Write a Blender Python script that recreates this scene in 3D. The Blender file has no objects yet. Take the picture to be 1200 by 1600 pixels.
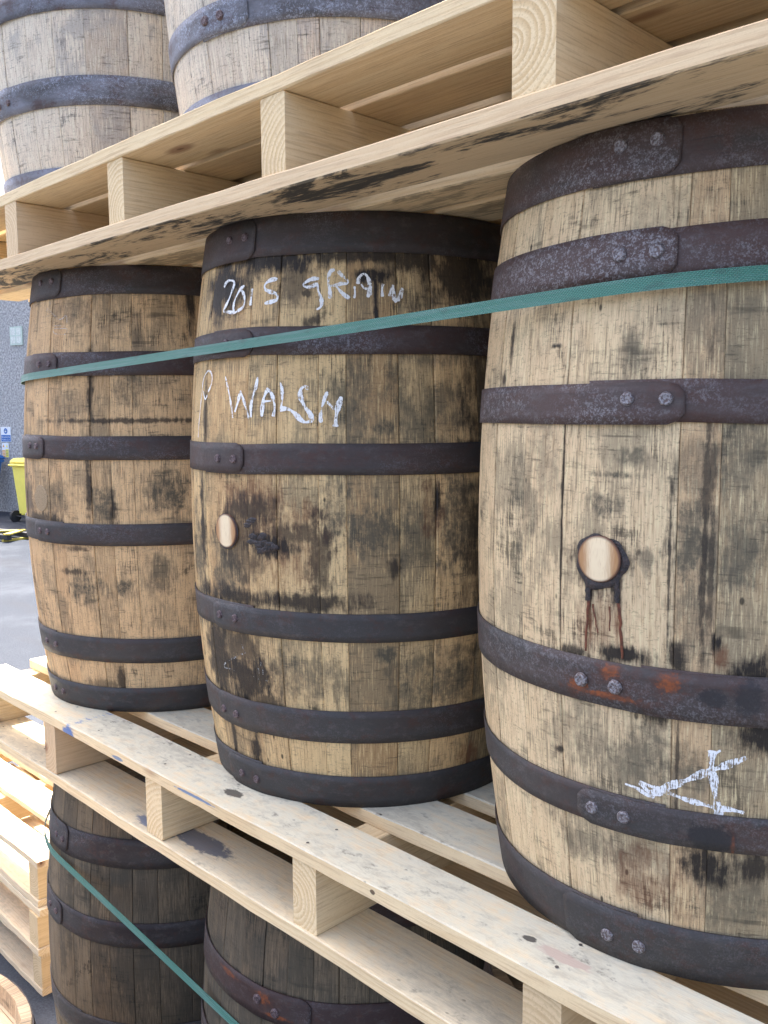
import bpy, bmesh, math, random
from mathutils import Vector, Matrix, Quaternion
R = math.radians
SC = bpy.context.scene
COL = SC.collection
# ---------------------------------------------------------------- camera, sky, sun, exposure
def make_camera():
    yaw, pit, rol = 0.7891, 0.1086, -0.0056
    fw = Vector((-math.sin(yaw)*math.cos(pit), math.cos(yaw)*math.cos(pit), -math.sin(pit)))
    rt = Vector((math.cos(yaw), math.sin(yaw), 0)); up = rt.cross(fw)
    r2 = rt*math.cos(rol)+up*math.sin(rol); u2 = -rt*math.sin(rol)+up*math.cos(rol)
    cd = bpy.data.cameras.new('camera'); c = bpy.data.objects.new('camera', cd); COL.objects.link(c)
    cd.sensor_fit = 'VERTICAL'; cd.sensor_height = 24; cd.lens = 24*1397.5/1600
    cd.clip_start = .02; cd.clip_end = 900
    M = Matrix((r2, u2, -fw)).transposed().to_4x4(); M.translation = Vector((.8337, -.7523, .6002))
    c.matrix_world = M
    SC.camera = c
make_camera()
SUN_AZ, SUN_EL = -52.0, 60.0          # azimuth from +Y towards +X, elevation (degrees)
w = bpy.data.worlds.new('World'); SC.world = w; w.use_nodes = True
nt = w.node_tree; bg = nt.nodes['Background']
sky = nt.nodes.new('ShaderNodeTexSky'); sky.sky_type = 'NISHITA'; sky.sun_disc = False
sky.sun_elevation = R(SUN_EL); sky.sun_rotation = R(SUN_AZ)
sky.air_density = .6; sky.dust_density = 7.0; sky.ozone_density = .4
nt.links.new(sky.outputs[0], bg.inputs[0]); bg.inputs[1].default_value = .15
sd = bpy.data.lights.new('sun', 'SUN'); sd.energy = 3.4; sd.angle = R(.53); sd.color = (1, .95, .87)
so = bpy.data.objects.new('sun', sd); COL.objects.link(so)
tosun = Vector((math.sin(R(SUN_AZ))*math.cos(R(SUN_EL)), math.cos(R(SUN_AZ))*math.cos(R(SUN_EL)), math.sin(R(SUN_EL))))
so.rotation_euler = (-tosun).to_track_quat('-Z', 'Y').to_euler(); so.location = (-6, 6, 9)
vs = SC.view_settings; vs.view_transform = 'Standard'; vs.look = 'None'; vs.gamma = 1; vs.use_curve_mapping = False
vs.exposure = 2.65
# ---------------------------------------------------------------- helpers
def link(name, me, parent=None, mat=None):
    o = bpy.data.objects.new(name, me); COL.objects.link(o)
    if parent is not None: o.parent = parent
    if mat is not None and not me.materials: me.materials.append(mat)
    return o
def empty(name, loc, rz=0):
    o = bpy.data.objects.new(name, None); COL.objects.link(o); o.location = loc; o.rotation_euler = (0, 0, rz)
    o.empty_display_size = .05
    return o
def tag(o, label=None, cat=None, group=None, kind=None):
    if label: o['label'] = label
    if cat: o['category'] = cat
    if group: o['group'] = group
    if kind: o['kind'] = kind
    return o
def copy_tree(o, parent=None):
    c = o.copy(); COL.objects.link(c); c.parent = parent
    for ch in list(o.children): copy_tree(ch, c)
    return c
def mesh(name, V, F, smooth=False, mat=None, uv=None, attr=None):
    me = bpy.data.meshes.new(name); me.from_pydata(V, [], F)
    if uv:
        l = me.uv_layers.new(name='UVMap'); idx = [0]*len(me.loops); me.loops.foreach_get('vertex_index', idx)
        flat = []
        for i in idx: flat += uv[i]
        l.data.foreach_set('uv', flat)
    if attr:
        for k, v in attr.items():
            a = me.attributes.new(k, 'FLOAT', 'POINT'); a.data.foreach_set('value', v if isinstance(v, list) else [v]*len(V))
    if smooth: me.polygons.foreach_set('use_smooth', [True]*len(me.polygons))
    if mat: me.materials.append(mat)
    me.update(); return me
# ---------------------------------------------------------------- node helpers
class NT:
    def __init__(s, name):
        s.m = bpy.data.materials.new(name); s.m.use_nodes = True; s.t = s.m.node_tree
        s.b = s.t.nodes['Principled BSDF']; s.out = s.t.nodes['Material Output']
    def n(s, ty, **k):
        x = s.t.nodes.new('ShaderNode'+ty)
        for a, v in k.items(): setattr(x, a, v)
        return x
    def setin(s, sock, v):
        if v is None: return
        if hasattr(v, 'is_output') or isinstance(v, bpy.types.NodeSocket): s.t.links.new(v, sock)
        else:
            if sock.type == 'RGBA' and len(v) == 3: v = (*v, 1)
            sock.default_value = v
    def math(s, op, a, b=None, c=None, clamp=False):
        x = s.n('Math', operation=op, use_clamp=clamp)
        for i, v in enumerate((a, b, c)): s.setin(x.inputs[i], v)
        return x.outputs[0]
    def vm(s, op, a, b=None, out=0, scale=None):
        x = s.n('VectorMath', operation=op); s.setin(x.inputs[0], a); s.setin(x.inputs[1], b)
        if scale is not None: s.setin(x.inputs['Scale'], scale)
        return x.outputs[out]
    def noise(s, vec, scale=5, detail=3, rough=.5, dist=0, fac=True):
        x = s.n('TexNoise'); s.setin(x.inputs['Vector'], vec); x.inputs['Scale'].default_value = scale
        x.inputs['Detail'].default_value = detail; x.inputs['Roughness'].default_value = rough
        x.inputs['Distortion'].default_value = dist
        return x.outputs[0] if fac else x.outputs[1]
    def ramp(s, v, a, b, c=0., d=1.):
        x = s.n('MapRange', clamp=True); x.interpolation_type = 'SMOOTHSTEP'
        s.setin(x.inputs[0], v)
        for i, q in enumerate((a, b, c, d)): s.setin(x.inputs[i+1], q)
        return x.outputs[0]
    def mix(s, f, a, b, blend='MIX'):
        x = s.n('Mix', data_type='RGBA', blend_type=blend); s.setin(x.inputs[0], f)
        s.setin(x.inputs[6], a); s.setin(x.inputs[7], b); return x.outputs[2]
    def xyz(s, v):
        x = s.n('SeparateXYZ'); s.setin(x.inputs[0], v); return x.outputs
    def cmb(s, a, b, c=0.):
        x = s.n('CombineXYZ'); s.setin(x.inputs[0], a); s.setin(x.inputs[1], b); s.setin(x.inputs[2], c); return x.outputs[0]
    def attr(s, name):
        x = s.n('Attribute'); x.attribute_name = name; return x.outputs[2]
    def bump(s, h, strength=.3, dist=.001):
        x = s.n('Bump'); x.inputs['Strength'].default_value = strength; x.inputs['Distance'].default_value = dist
        s.setin(x.inputs['Height'], h); s.t.links.new(x.outputs[0], s.b.inputs['Normal'])
    def fin(s, col, rough=.8, metal=0., spec=None):
        s.setin(s.b.inputs['Base Color'], col); s.setin(s.b.inputs['Roughness'], rough); s.setin(s.b.inputs['Metallic'], metal)
        if spec is not None: s.setin(s.b.inputs['Specular IOR Level'], spec)
        return s.m
def flat(name, col, rough=.7, metal=0., var=.15, scale=30, spec=None):
    m = NT(name); g = m.n('TexCoord').outputs['Object']; nz = m.noise(g, scale, 4, .6)
    c = m.mix(m.ramp(nz, .3, .7), tuple(x*(1-var) for x in col), tuple(min(1, x*(1+var)) for x in col))
    return m.fin(c, rough, metal, spec)
# blob group: position, centre, inverse radii, ragged offset, strength -> coverage
def blobs(m, pos, lst, rag, width=.45):
    res = None
    for (_, cx, cz, rx, rz, st) in lst:
        d = m.vm('SUBTRACT', pos, (cx, cz, 0)); d = m.vm('MULTIPLY', d, (1/max(rx, .0015), 1/max(rz, .0015), 0))
        ln = m.vm('LENGTH', d, out=1)
        v = m.math('ADD', ln, rag)
        v = m.math('MULTIPLY_ADD', v, -1/width, 1.25/width, clamp=True)
        if st != 1: v = m.math('MULTIPLY', v, min(1, st))
        res = v if res is None else m.math('MAXIMUM', res, v)
    return res
# ---------------------------------------------------------------- materials
def oak(name, stains, light=(.50, .345, .195), mid=(.36, .245, .14), grey=(.20, .165, .115), dirt=.5, dark=0., top_black=False, tint=1.):
    m = NT(name)
    uv = m.n('UVMap').outputs[0]; tone = m.attr('tone')
    s = m.xyz(uv); off = m.math('MULTIPLY', tone, 61.)
    P = m.cmb(s[0], s[1], off)
    st = lambda a, b, c=1.: m.vm('MULTIPLY', P, (a, b, c))
    fib = m.noise(st(560, 26), 1, 5, .72, .1)                     # vertical fibres
    fib2 = m.noise(st(70, 4.), 1, 4, .65, .4)
    blo = m.noise(st(9, 7), 1, 5, .62, .3)
    blo2 = m.noise(st(26, 20, 2), 1, 4, .65, .2)
    saw = m.noise(st(26, 210), 1, 5, .72, .2)                    # cross scratches
    saw2 = m.noise(st(5, 60, 3), 1, 3, .7)
    weave = m.noise(st(260, 420), 1, 2, .6)
    hue = m.math('FRACT', m.math('MULTIPLY', tone, 41.7))
    c = m.mix(m.ramp(m.math('MULTIPLY_ADD', tone, 1., m.math('MULTIPLY', m.math('SUBTRACT', fib2, .5), .5)), .1, 1.), light, mid)
    c = m.mix(m.math('MULTIPLY', m.ramp(hue, .45, 1.), .35), c, (light[0]*.92, light[1]*.72, light[2]*.6))
    c = m.mix(m.math('MULTIPLY', m.ramp(fib2, .54, .72), .3), c, (light[0]*.66, light[1]*.58, light[2]*.5))
    c = m.mix(m.math('MULTIPLY', m.ramp(fib, .51, .63), .60), c, (light[0]*.42, light[1]*.36, light[2]*.30))
    c = m.mix(m.math('MULTIPLY', m.ramp(fib, .48, .38), .55), c, (min(.8, light[0]*1.28), light[1]*1.25, light[2]*1.2))
    # grey green weathering with fibrous ragged edges, patchy from stave to stave
    f0 = m.math('MULTIPLY', m.math('SUBTRACT', fib, .5), .45)
    wk = m.math('ADD', m.math('ADD', m.math('MULTIPLY', blo, .75), m.math('MULTIPLY', blo2, .35)), f0)
    wk = m.math('MULTIPLY_ADD', tone, .07, wk)
    c = m.mix(m.math('MULTIPLY', m.ramp(wk, .60-.08*dirt, .72-.06*dirt), .62), c, grey)
    wk2 = m.math('ADD', m.math('ADD', m.math('MULTIPLY', m.noise(st(13, 11, 6), 1, 6, .68, .5), .8), m.math('MULTIPLY', saw, .22)), f0)
    c = m.mix(m.math('MULTIPLY', m.ramp(wk2, .605-.04*dirt, .70-.04*dirt), .8), c, (grey[0]*.42, grey[1]*.42, grey[2]*.42))
    # dark cross streaks
    q = m.math('MULTIPLY', m.ramp(saw, .54, .66), m.ramp(blo2, .42, .62))
    q2 = m.math('MULTIPLY', m.ramp(saw2, .58, .68), m.ramp(blo, .45, .62))
    c = m.mix(m.math('MULTIPLY', m.math('MAXIMUM', q, q2), .58), c, (.05, .042, .03))
    c = m.mix(m.math('MULTIPLY', m.ramp(weave, .55, .72), .4), c, (.10, .075, .05))
    vo = m.n('TexVoronoi'); m.setin(vo.inputs['Vector'], st(34, 18, .7)); vo.inputs['Scale'].default_value = 1.
    sp = m.math('MULTIPLY', m.ramp(vo.outputs[0], .10, .05), m.ramp(m.noise(st(6, 6, 5), 1, 2), .52, .6))
    c = m.mix(m.math('MULTIPLY', sp, .85), c, (.03, .025, .02))
    rag = m.math('SUBTRACT', m.math('ADD', m.math('MULTIPLY', m.noise(st(150, 30), 1, 5, .7), 1.1), m.math('MULTIPLY', m.noise(st(30, 30, .3), 1, 4, .6), 1.0)), 1.12)
    rag = m.math('MULTIPLY', rag, 2.3)
    pos = m.cmb(s[0], s[1], 0.)
    black = None
    br = [b for b in stains if b[0] == 'r']
    gr = [b for b in stains if b[0] == 'g']; bl = [b for b in stains if b[0] == 'k']
    if gr:
        v = blobs(m, pos, gr, m.math('MULTIPLY', rag, 1.2), .8)
        v = m.math('MULTIPLY', v, m.ramp(m.math('ADD', m.math('MULTIPLY', blo2, .6), m.math('MULTIPLY', m.noise(st(170, 120, 4), 1, 4, .75), .5)), .42, .60, .35, 1.))
        c = m.mix(m.math('MULTIPLY', v, .9), c, (.075, .07, .052))
    if br:
        v = blobs(m, pos, br, m.math('MULTIPLY', rag, 1.3), .9)
        v = m.math('MULTIPLY', v, m.ramp(m.math('ADD', m.math('MULTIPLY', blo2, .6), m.math('MULTIPLY', fib2, .5)), .45, .62, .3, 1.))
        c = m.mix(m.math('MULTIPLY', v, .78), c, (.14, .045, .02))
    if bl:
        halo = blobs(m, pos, [(a_, x_, z_, rx_*1.25, rz_*1.35, s_) for a_, x_, z_, rx_, rz_, s_ in bl], m.math('MULTIPLY', rag, 1.15), 1.1)
        c = m.mix(m.math('MULTIPLY', halo, .55), c, (.115, .085, .058))
        black = blobs(m, pos, bl, rag, .75)
        bt = m.math('MULTIPLY', black, m.ramp(m.math('ADD', m.math('MULTIPLY', fib, .6), m.math('MULTIPLY', m.noise(st(60, 50, 4), 1, 5, .7), .5)), .72, .58, .45, 1.))
        c = m.mix(m.math('MULTIPLY', bt, .95), c, (.022, .019, .017))
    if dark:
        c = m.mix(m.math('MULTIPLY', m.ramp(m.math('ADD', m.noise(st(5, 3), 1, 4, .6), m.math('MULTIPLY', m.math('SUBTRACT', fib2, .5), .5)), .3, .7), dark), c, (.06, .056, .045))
    # end of stave rims stay a little darker from handling
    h = m.math('ADD', m.math('MULTIPLY', fib, .6), m.math('MULTIPLY', saw, .35))
    if black is not None: h = m.math('ADD', h, m.math('MULTIPLY', m.math('MULTIPLY', black, m.noise(st(160, 160), 1, 4, .7)), 1.5))
    m.bump(h, .55, .0012)
    r = m.ramp(blo, .3, .7, .62, .82)
    if black is not None: r = m.math('MULTIPLY_ADD', black, -.22, r)
    return m.fin(c, r, 0., .16)
def hoop_mat(name, stains=(), grey=.35, base=(.062, .038, .032), steel=(.105, .103, .108), speck=.5, metal=.12):
    m = NT(name)
    uv = m.n('UVMap').outputs[0]; tone = m.attr('tone'); s = m.xyz(uv); off = m.math('MULTIPLY', tone, 9.1)
    P = m.cmb(s[0], s[1], off); st = lambda a, b, c=1.: m.vm('MULTIPLY', P, (a, b, c))
    lo = m.noise(st(6, 18), 1, 4, .6, .4); hi = m.noise(st(520, 460), 1, 4, .7); mid = m.noise(st(150, 170), 1, 5, .75)
    k = m.math('ADD', m.math('MULTIPLY', tone, .38), lo)
    c = m.mix(m.ramp(k, .38, .88), base, (.050, .046, .043))
    c = m.mix(m.math('MULTIPLY', m.ramp(m.noise(st(45, 70, 8), 1, 6, .78), .5, .66), .55), c, (.10, .085, .078))            # rust to dark grey steel
    c = m.mix(m.math('MULTIPLY', m.ramp(m.noise(st(28, 36), 1, 6, .75), .5, .66), .6), c, (.075, .034, .024))
    sp = m.math('MULTIPLY', m.ramp(m.math('ADD', m.math('MULTIPLY', hi, .5), m.math('MULTIPLY', mid, .5)), .475, .60), m.ramp(m.noise(st(6, 14, 3), 1, 3, .6), .52-.25*speck, .85-.25*speck))
    sp = m.math('MULTIPLY', sp, m.math('MULTIPLY_ADD', tone, -.85, 1., clamp=True))
    c = m.mix(m.math('MULTIPLY', sp, .85), c, tuple(x*2.1 for x in steel))
    # dark dirt along the lower and upper edges, fine scratches
    c = m.mix(m.math('MULTIPLY', m.ramp(m.noise(st(18, 420), 1, 3, .6), .58, .72), .4), c, (.03, .027, .027))
    pos = m.cmb(s[0], s[1], 0.); rag = m.math('MULTIPLY', m.math('SUBTRACT', m.noise(st(120, 120), 1, 5, .7), .5), 2.2)
    o = [b for b in stains if b[0] == 'o' and b[5] > 0]; kk = [b for b in stains if b[0] == 'k']
    if kk: c = m.mix(m.math('MULTIPLY', blobs(m, pos, kk, rag), .85), c, (.022, .022, .024))
    if o:
        c = m.mix(m.math('MULTIPLY', blobs(m, pos, [(a_, x_, z_, rx_*1.6, rz_*1.7, s_) for a_, x_, z_, rx_, rz_, s_ in o], m.math('MULTIPLY', rag, 1.5), .9), .7), c, (.095, .035, .02))
        c = m.mix(m.math('MULTIPLY', blobs(m, pos, o, m.math('MULTIPLY', rag, 1.3), .5), m.ramp(mid, .4, .6, .25, .85)), c, (.29, .08, .022))
    h = m.math('ADD', m.math('MULTIPLY', hi, .5), mid); m.bump(m.math('ADD', h, m.math('MULTIPLY', m.noise(st(40, 55, 2), 1, 4, .6), 2.5)), .35, .0009)
    r = m.math('MULTIPLY_ADD', sp, -.12, m.ramp(mid, .3, .7, .52, .72))
    return m.fin(c, r, metal, .4)
def pine(name, dirty=0., mould=0., warm=0., light=(.80, .63, .375), late=(.60, .40, .19), spots=()):
    """solid timber: growth rings round an axis along local X, so ends show rings and faces show grain"""
    m = NT(name)
    tc = m.n('TexCoord').outputs['Object']; rnd = m.n('ObjectInfo').outputs['Random']
    r1 = rnd; r2 = m.math('FRACT', m.math('MULTIPLY', rnd, 17.31)); r3 = m.math('FRACT', m.math('MULTIPLY', rnd, 53.7))
    s = m.xyz(tc)
    sh = m.math('MULTIPLY', rnd, 23.)
    wob = m.noise(m.cmb(m.math('ADD', m.math('MULTIPLY', s[0], 1.6), sh), m.math('MULTIPLY', s[1], 9), m.math('MULTIPLY', s[2], 9)), 1, 3, .5)
    oy = m.math('MULTIPLY_ADD', r1, .12, -.06); oz = m.math('MULTIPLY_ADD', r2, .12, -.05)
    yy = m.math('ADD', s[1], oy); zz = m.math('ADD', s[2], oz)
    rad = m.math('SQRT', m.math('ADD', m.math('MULTIPLY', yy, yy), m.math('MULTIPLY', zz, zz)))
    rad = m.math('ADD', rad, m.math('MULTIPLY', wob, .022))
    ring = m.math('FRACT', m.math('ADD', m.math('DIVIDE', rad, .0075), m.math('MULTIPLY', m.noise(m.cmb(m.math('MULTIPLY', rad, 55.), rnd, 0.), 1, 2), 2.2)))
    ring = m.math('MULTIPLY', m.ramp(ring, .15, .85), m.ramp(ring, 1., .86))
    fine = m.noise(m.vm('ADD', m.vm('MULTIPLY', tc, (14, 420, 420)), m.cmb(sh, sh, sh)), 1, 3, .6)
    bl = m.noise(m.vm('ADD', m.vm('MULTIPLY', tc, (5, 12, 12)), m.cmb(sh, 0., sh)), 1, 4, .6)
    onx = m.math('ABSOLUTE', m.xyz(m.n('TexCoord').outputs['Normal'])[0])
    endg = m.ramp(onx, .6, .9)
    c = m.mix(m.math('MULTIPLY', m.math('MULTIPLY', ring, m.ramp(bl, .25, .6)), m.math('MULTIPLY_ADD', endg, .42, .36)), light, late)
    fz = m.noise(m.vm('MULTIPLY', tc, (330, 330, 330)), 1, 4, .75)
    c = m.mix(m.math('MULTIPLY', m.ramp(fz, .5, .66), m.math('MULTIPLY_ADD', endg, .3, .13)), c, (.40, .27, .15))
    c = m.mix(m.math('MULTIPLY', m.math('MULTIPLY', m.ramp(fine, .48, .68), .42), m.math('SUBTRACT', 1., endg)), c, (.42, .27, .15))
    c = m.mix(m.math('MULTIPLY', m.ramp(bl, .52, .75), .3), c, (.56, .41, .24))
    pk = m.ramp(m.math('ADD', r3, m.math('MULTIPLY', bl, .2)), .8, 1.0)
    c = m.mix(m.math('MULTIPLY', pk, .22), c, (.56, .36, .25))
    # knots
    vo = m.n('TexVoronoi'); m.setin(vo.inputs['Vector'], m.vm('ADD', m.vm('MULTIPLY', tc, (3.2, 9, 9)), m.cmb(sh, r2, sh))); vo.inputs['Scale'].default_value = 1.
    kn = m.math('ADD', vo.outputs[0], m.math('MULTIPLY', m.math('SUBTRACT', bl, .5), .08))
    c = m.mix(m.math('MULTIPLY', m.ramp(kn, .15, .06), .75), c, (.27, .13, .07))
    c = m.mix(m.math('MULTIPLY', m.ramp(kn, .05, .02), .8), c, (.09, .04, .025))
    nz = m.xyz(m.n('NewGeometry').outputs['True Normal'])[2]
    rg = m.noise(m.vm('ADD', m.vm('MULTIPLY', tc, (38, 60, 60)), m.cmb(sh, sh, 0.)), 1, 5, .65)
    rg2 = m.noise(m.vm('ADD', m.vm('MULTIPLY', tc, (3.2, 8, 8)), m.cmb(0., sh, sh)), 1, 4, .6)
    if dirty:
        up = m.ramp(nz, .4, .8)
        d = m.ramp(m.math('ADD', m.math('MULTIPLY', rg, .5), m.math('MULTIPLY', rg2, .6)), .32, .62)
        c = m.mix(m.math('MULTIPLY', m.math('MULTIPLY', d, up), dirty*.92), c, (.62, .605, .48))
        st_ = m.noise(m.vm('ADD', m.vm('MULTIPLY', tc, (34, 75, 75)), m.cmb(sh, 0., 0.)), 1, 6, .74, .5)
        c = m.mix(m.math('MULTIPLY', m.math('MULTIPLY', m.ramp(m.math('ADD', m.math('MULTIPLY', st_, .6), m.math('MULTIPLY', rg2, .45)), .5, .66), up), .45), c, (.33, .30, .23))
        d2 = m.math('MULTIPLY', m.ramp(rg, .57, .72), m.ramp(rg2, .42, .62))
        c = m.mix(m.math('MULTIPLY', m.math('MULTIPLY', d2, up), dirty), c, (.17, .155, .13))
        v2 = m.n('TexVoronoi'); m.setin(v2.inputs['Vector'], m.vm('MULTIPLY', tc, (30, 50, 50))); v2.inputs['Scale'].default_value = 1.
        c = m.mix(m.math('MULTIPLY', m.math('MULTIPLY', m.ramp(v2.outputs[0], .12, .06), m.ramp(rg2, .52, .62)), up), c, (.07, .06, .05))
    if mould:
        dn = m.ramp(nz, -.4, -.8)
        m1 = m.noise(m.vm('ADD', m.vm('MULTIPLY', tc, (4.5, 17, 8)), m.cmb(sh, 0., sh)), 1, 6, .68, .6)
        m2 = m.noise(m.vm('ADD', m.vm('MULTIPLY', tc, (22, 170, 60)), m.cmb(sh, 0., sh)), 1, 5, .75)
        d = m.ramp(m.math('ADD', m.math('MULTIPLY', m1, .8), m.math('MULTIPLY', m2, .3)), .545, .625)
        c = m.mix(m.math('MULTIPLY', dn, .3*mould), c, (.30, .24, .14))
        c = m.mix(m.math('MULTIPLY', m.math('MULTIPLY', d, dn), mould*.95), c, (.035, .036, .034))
    if spots:
        sxy = m.xyz(tc)
        for (col, cx, cy, rx, ry, ax) in spots:
            pos = m.cmb(sxy[0], sxy[1] if ax == 'y' else sxy[2], 0.)
            rr = m.math('MULTIPLY', m.math('SUBTRACT', m.noise(m.vm('MULTIPLY', tc, (70, 160, 160)), 1, 4, .6), .5), 1.3)
            c = m.mix(m.math('MULTIPLY', blobs(m, pos, [('k', cx, cy, rx, ry, 1)], rr, .3), .85), c, col)
    m.bump(m.math('ADD', m.math('MULTIPLY', fine, .8), m.math('MULTIPLY', m.noise(m.vm('MULTIPLY', tc, (260, 260, 260)), 1, 3, .6), .5)), .5, .0011)
    return m.fin(c, .78, 0., .25)
random.seed(7)
# ---------------------------------------------------------------- asphalt yard
m = NT('asphalt'); g = m.n('TexCoord').outputs['Object']
a1 = m.noise(g, 900, 3, .7); a2 = m.noise(g, 1.2, 4, .6); a3 = m.noise(g, 130, 4, .7); a4 = m.noise(m.vm('MULTIPLY', g, (.35, 1.6, 1)), 1, 4, .6)
c = m.mix(m.ramp(a3, .35, .7), (.036, .041, .050), (.066, .073, .086))
c = m.mix(m.math('MULTIPLY', m.ramp(a2, .4, .65), .5), c, (.08, .088, .102))
c = m.mix(m.math('MULTIPLY', m.ramp(a4, .55, .7), .4), c, (.05, .052, .058))
m.bump(m.math('ADD', a1, m.math('MULTIPLY', a3, 1.5)), .6, .002)
ASPH = m.fin(c, 1., 0., .0)
GZ = -1.176
def sheet(name, pts, z, mat):
    return link(name, mesh(name, [(x, y, z) for x, y in pts], [tuple(range(len(pts)))], mat=mat))
tag(sheet('ground', [(-300, -300), (300, -300), (300, 300), (-300, 300)], GZ, ASPH), kind='structure')
PALE = flat('worn_concrete', (.068, .074, .085), .9, var=.25, scale=2, spec=0.)
for k, (x0, y0, x1, y1, wd) in enumerate([(-14.6, 5.55, -9.8, 5.25, .32), (-13.9, 4.95, -9.6, 4.6, .22)]):
    dx, dy = x1-x0, y1-y0; L = math.hypot(dx, dy); nx, ny = -dy/L*wd/2, dx/L*wd/2
    tag(sheet('ground_marking', [(x0-nx, y0-ny), (x1-nx, y1-ny), (x1+nx, y1+ny), (x0+nx, y0+ny)], GZ+.004, PALE), kind='structure')
# ---------------------------------------------------------------- roughcast wall with its signs
WA = Vector((-15.682, 6.072, 0)); WD = Vector((.97, .243, 0)).normalized(); WN = Vector((WD.y, -WD.x, 0))
def box(name, x0, x1, y0, y1, z0, z1, mat, parent=None, bev=0.):
    bm = bmesh.new(); bmesh.ops.create_cube(bm, size=1)
    for v in bm.verts: v.co = Vector(((v.co.x+.5)*(x1-x0)+x0, (v.co.y+.5)*(y1-y0)+y0, (v.co.z+.5)*(z1-z0)+z0))
    if bev: bmesh.ops.bevel(bm, geom=list(bm.edges), offset=bev, segments=2, affect='EDGES', profile=.5)
    me = bpy.data.meshes.new(name); bm.to_mesh(me); bm.free()
    return link(name, me, parent, mat)
m = NT('roughcast'); g = m.n('TexCoord').outputs['Object']
n1 = m.noise(g, 26, 5, .75); n2 = m.noise(g, 1.1, 4, .6); n3 = m.noise(m.vm('MULTIPLY', g, (5, 5, .6)), 1, 4, .6)
c = m.mix(m.ramp(n1, .4, .62), (.27, .27, .265), (.62, .615, .60)); c = m.mix(m.math('MULTIPLY', m.ramp(n2, .4, .7), .45), c, (.37, .37, .365))
hz = m.xyz(g)[2]
c = m.mix(m.math('MULTIPLY', m.ramp(m.math('ADD', hz, m.math('MULTIPLY', n3, .8)), .1, -1.0), .55), c, (.10, .11, .115))
m.bump(n1, 1., .03); ROUGH = m.fin(c, .95)
wall = empty('wall', WA+Vector((0, 0, GZ)), math.atan2(WD.y, WD.x))
tag(wall, 'grey roughcast yard wall behind the yellow wheelie bin', 'wall')
wf = box('wall_face', -14, 6.5, 0, .35, 0, 4.6, ROUGH, wall); wc = box('coping', -14.05, 6.55, -.04, .39, 4.603, 4.72, PALE, wall)
def wpt(s, z, off): return WA+WD*s+WN*off+Vector((0, 0, z))
def plate(name, s0, s1, z0, z1, mat, parent, off, thick=.006):
    V = []
    for o in (off, off+thick):
        for s, z in ((s0, z0), (s1, z0), (s1, z1), (s0, z1)): V.append(tuple(wpt(s, z, o)-parent.location))
    return link(name, mesh(name, V, [(3, 2, 1, 0), (4, 5, 6, 7), (0, 1, 5, 4), (1, 2, 6, 5), (2, 3, 7, 6), (3, 0, 4, 7)], mat=mat), parent)
def wtext(txt, s, z, size, mat, parent, off, name='lettering'):
    cu = bpy.data.curves.new('tmp', 'FONT'); cu.body = txt; cu.size = size; cu.align_x = 'CENTER'; cu.resolution_u = 2
    t = bpy.data.objects.new('tmp', cu); COL.objects.link(t); dg = bpy.context.evaluated_depsgraph_get()
    me = bpy.data.meshes.new_from_object(t.evaluated_get(dg)); bpy.data.objects.remove(t)
    P = wpt(s, z, off)-parent.location
    for v in me.vertices:
        q = P+WD*v.co.x+Vector((0, 0, v.co.y)); v.co = q
    me.materials.clear(); me.materials.append(mat)
    return link(name, me, parent)
WHITE = flat('sign_white', (.72, .76, .78), .5, var=.05); BLUE = flat('sign_blue', (.03, .14, .42), .45, var=.08)
YEL = flat('sign_yellow', (.80, .70, .10), .5, var=.05); ORA = flat('sign_orange', (.72, .33, .05), .5, var=.05)
INK = flat('sign_ink', (.06, .10, .16), .6); PGREEN = flat('poster_green', (.50, .60, .52), .6, var=.06); PGREY = flat('poster_block', (.62, .66, .60), .6)
def disc(name, s, z, r, mat, parent, off, n=20, r2=0):
    P = wpt(s, z, off)-parent.location
    V = [tuple(P+WD*(r*math.cos(2*math.pi*i/n))+Vector((0, 0, r*math.sin(2*math.pi*i/n)))) for i in range(n)]
    return link(name, mesh(name, V, [tuple(range(n))], mat=mat), parent)
sg = empty('safety_sign', wpt(-.245, .275, 0)); tag(sg, 'blue and white eye protection sign, upper of the two on the grey wall', 'sign')
plate('sign_plate', -.385, -.10, .135, .41, WHITE, sg, .003); plate('blue_panel', -.378, -.107, .142, .262, BLUE, sg, .0092, .001)
wtext('Eye protection', -.243, .212, .040, WHITE, sg, .0115); wtext('Must be worn', -.243, .162, .040, WHITE, sg, .0115)
disc('pictogram', -.243, .335, .052, BLUE, sg, .0105); disc('pictogram_face', -.243, .335, .024, WHITE, sg, .0125); plate('pictogram_band', -.27, -.216, .335, .349, INK, sg, .0135, .001)
sg = empty('warning_sign', wpt(-.275, -.02, 0)); tag(sg, 'small yellow and orange hazard notice below the blue sign', 'sign')
plate('sign_plate', -.372, -.179, -.157, .113, WHITE, sg, .003)
plate('orange_panel', -.366, -.282, -.150, -.02, ORA, sg, .0092, .001); plate('yellow_panel', -.274, -.186, -.150, -.0, YEL, sg, .0092, .001)
for s_, mt in ((-.324, ORA), (-.230, YEL)):
    P = [(s_-.028, .035), (s_+.028, .035), (s_, .088)]; base = sg.location
    link('hazard_triangle', mesh('hazard_triangle', [tuple(wpt(a, z, .0105)-base) for a, z in P], [(0, 1, 2)], mat=mt), sg)
for k in range(4):
    plate('text_line', -.360, -.288, -.045-.026*k, -.037-.026*k, WHITE, sg, .0108, .0008); plate('text_line', -.268, -.192, -.030-.028*k, -.022-.028*k, INK, sg, .0108, .0008)
sg = empty('notice_board', wpt(.2, 2.05, 0)); tag(sg, 'pale green notice with four blocks high on the grey wall', 'notice')
plate('board_panel', .035, .372, 1.885, 2.215, PGREEN, sg, .003, .02)
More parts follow.
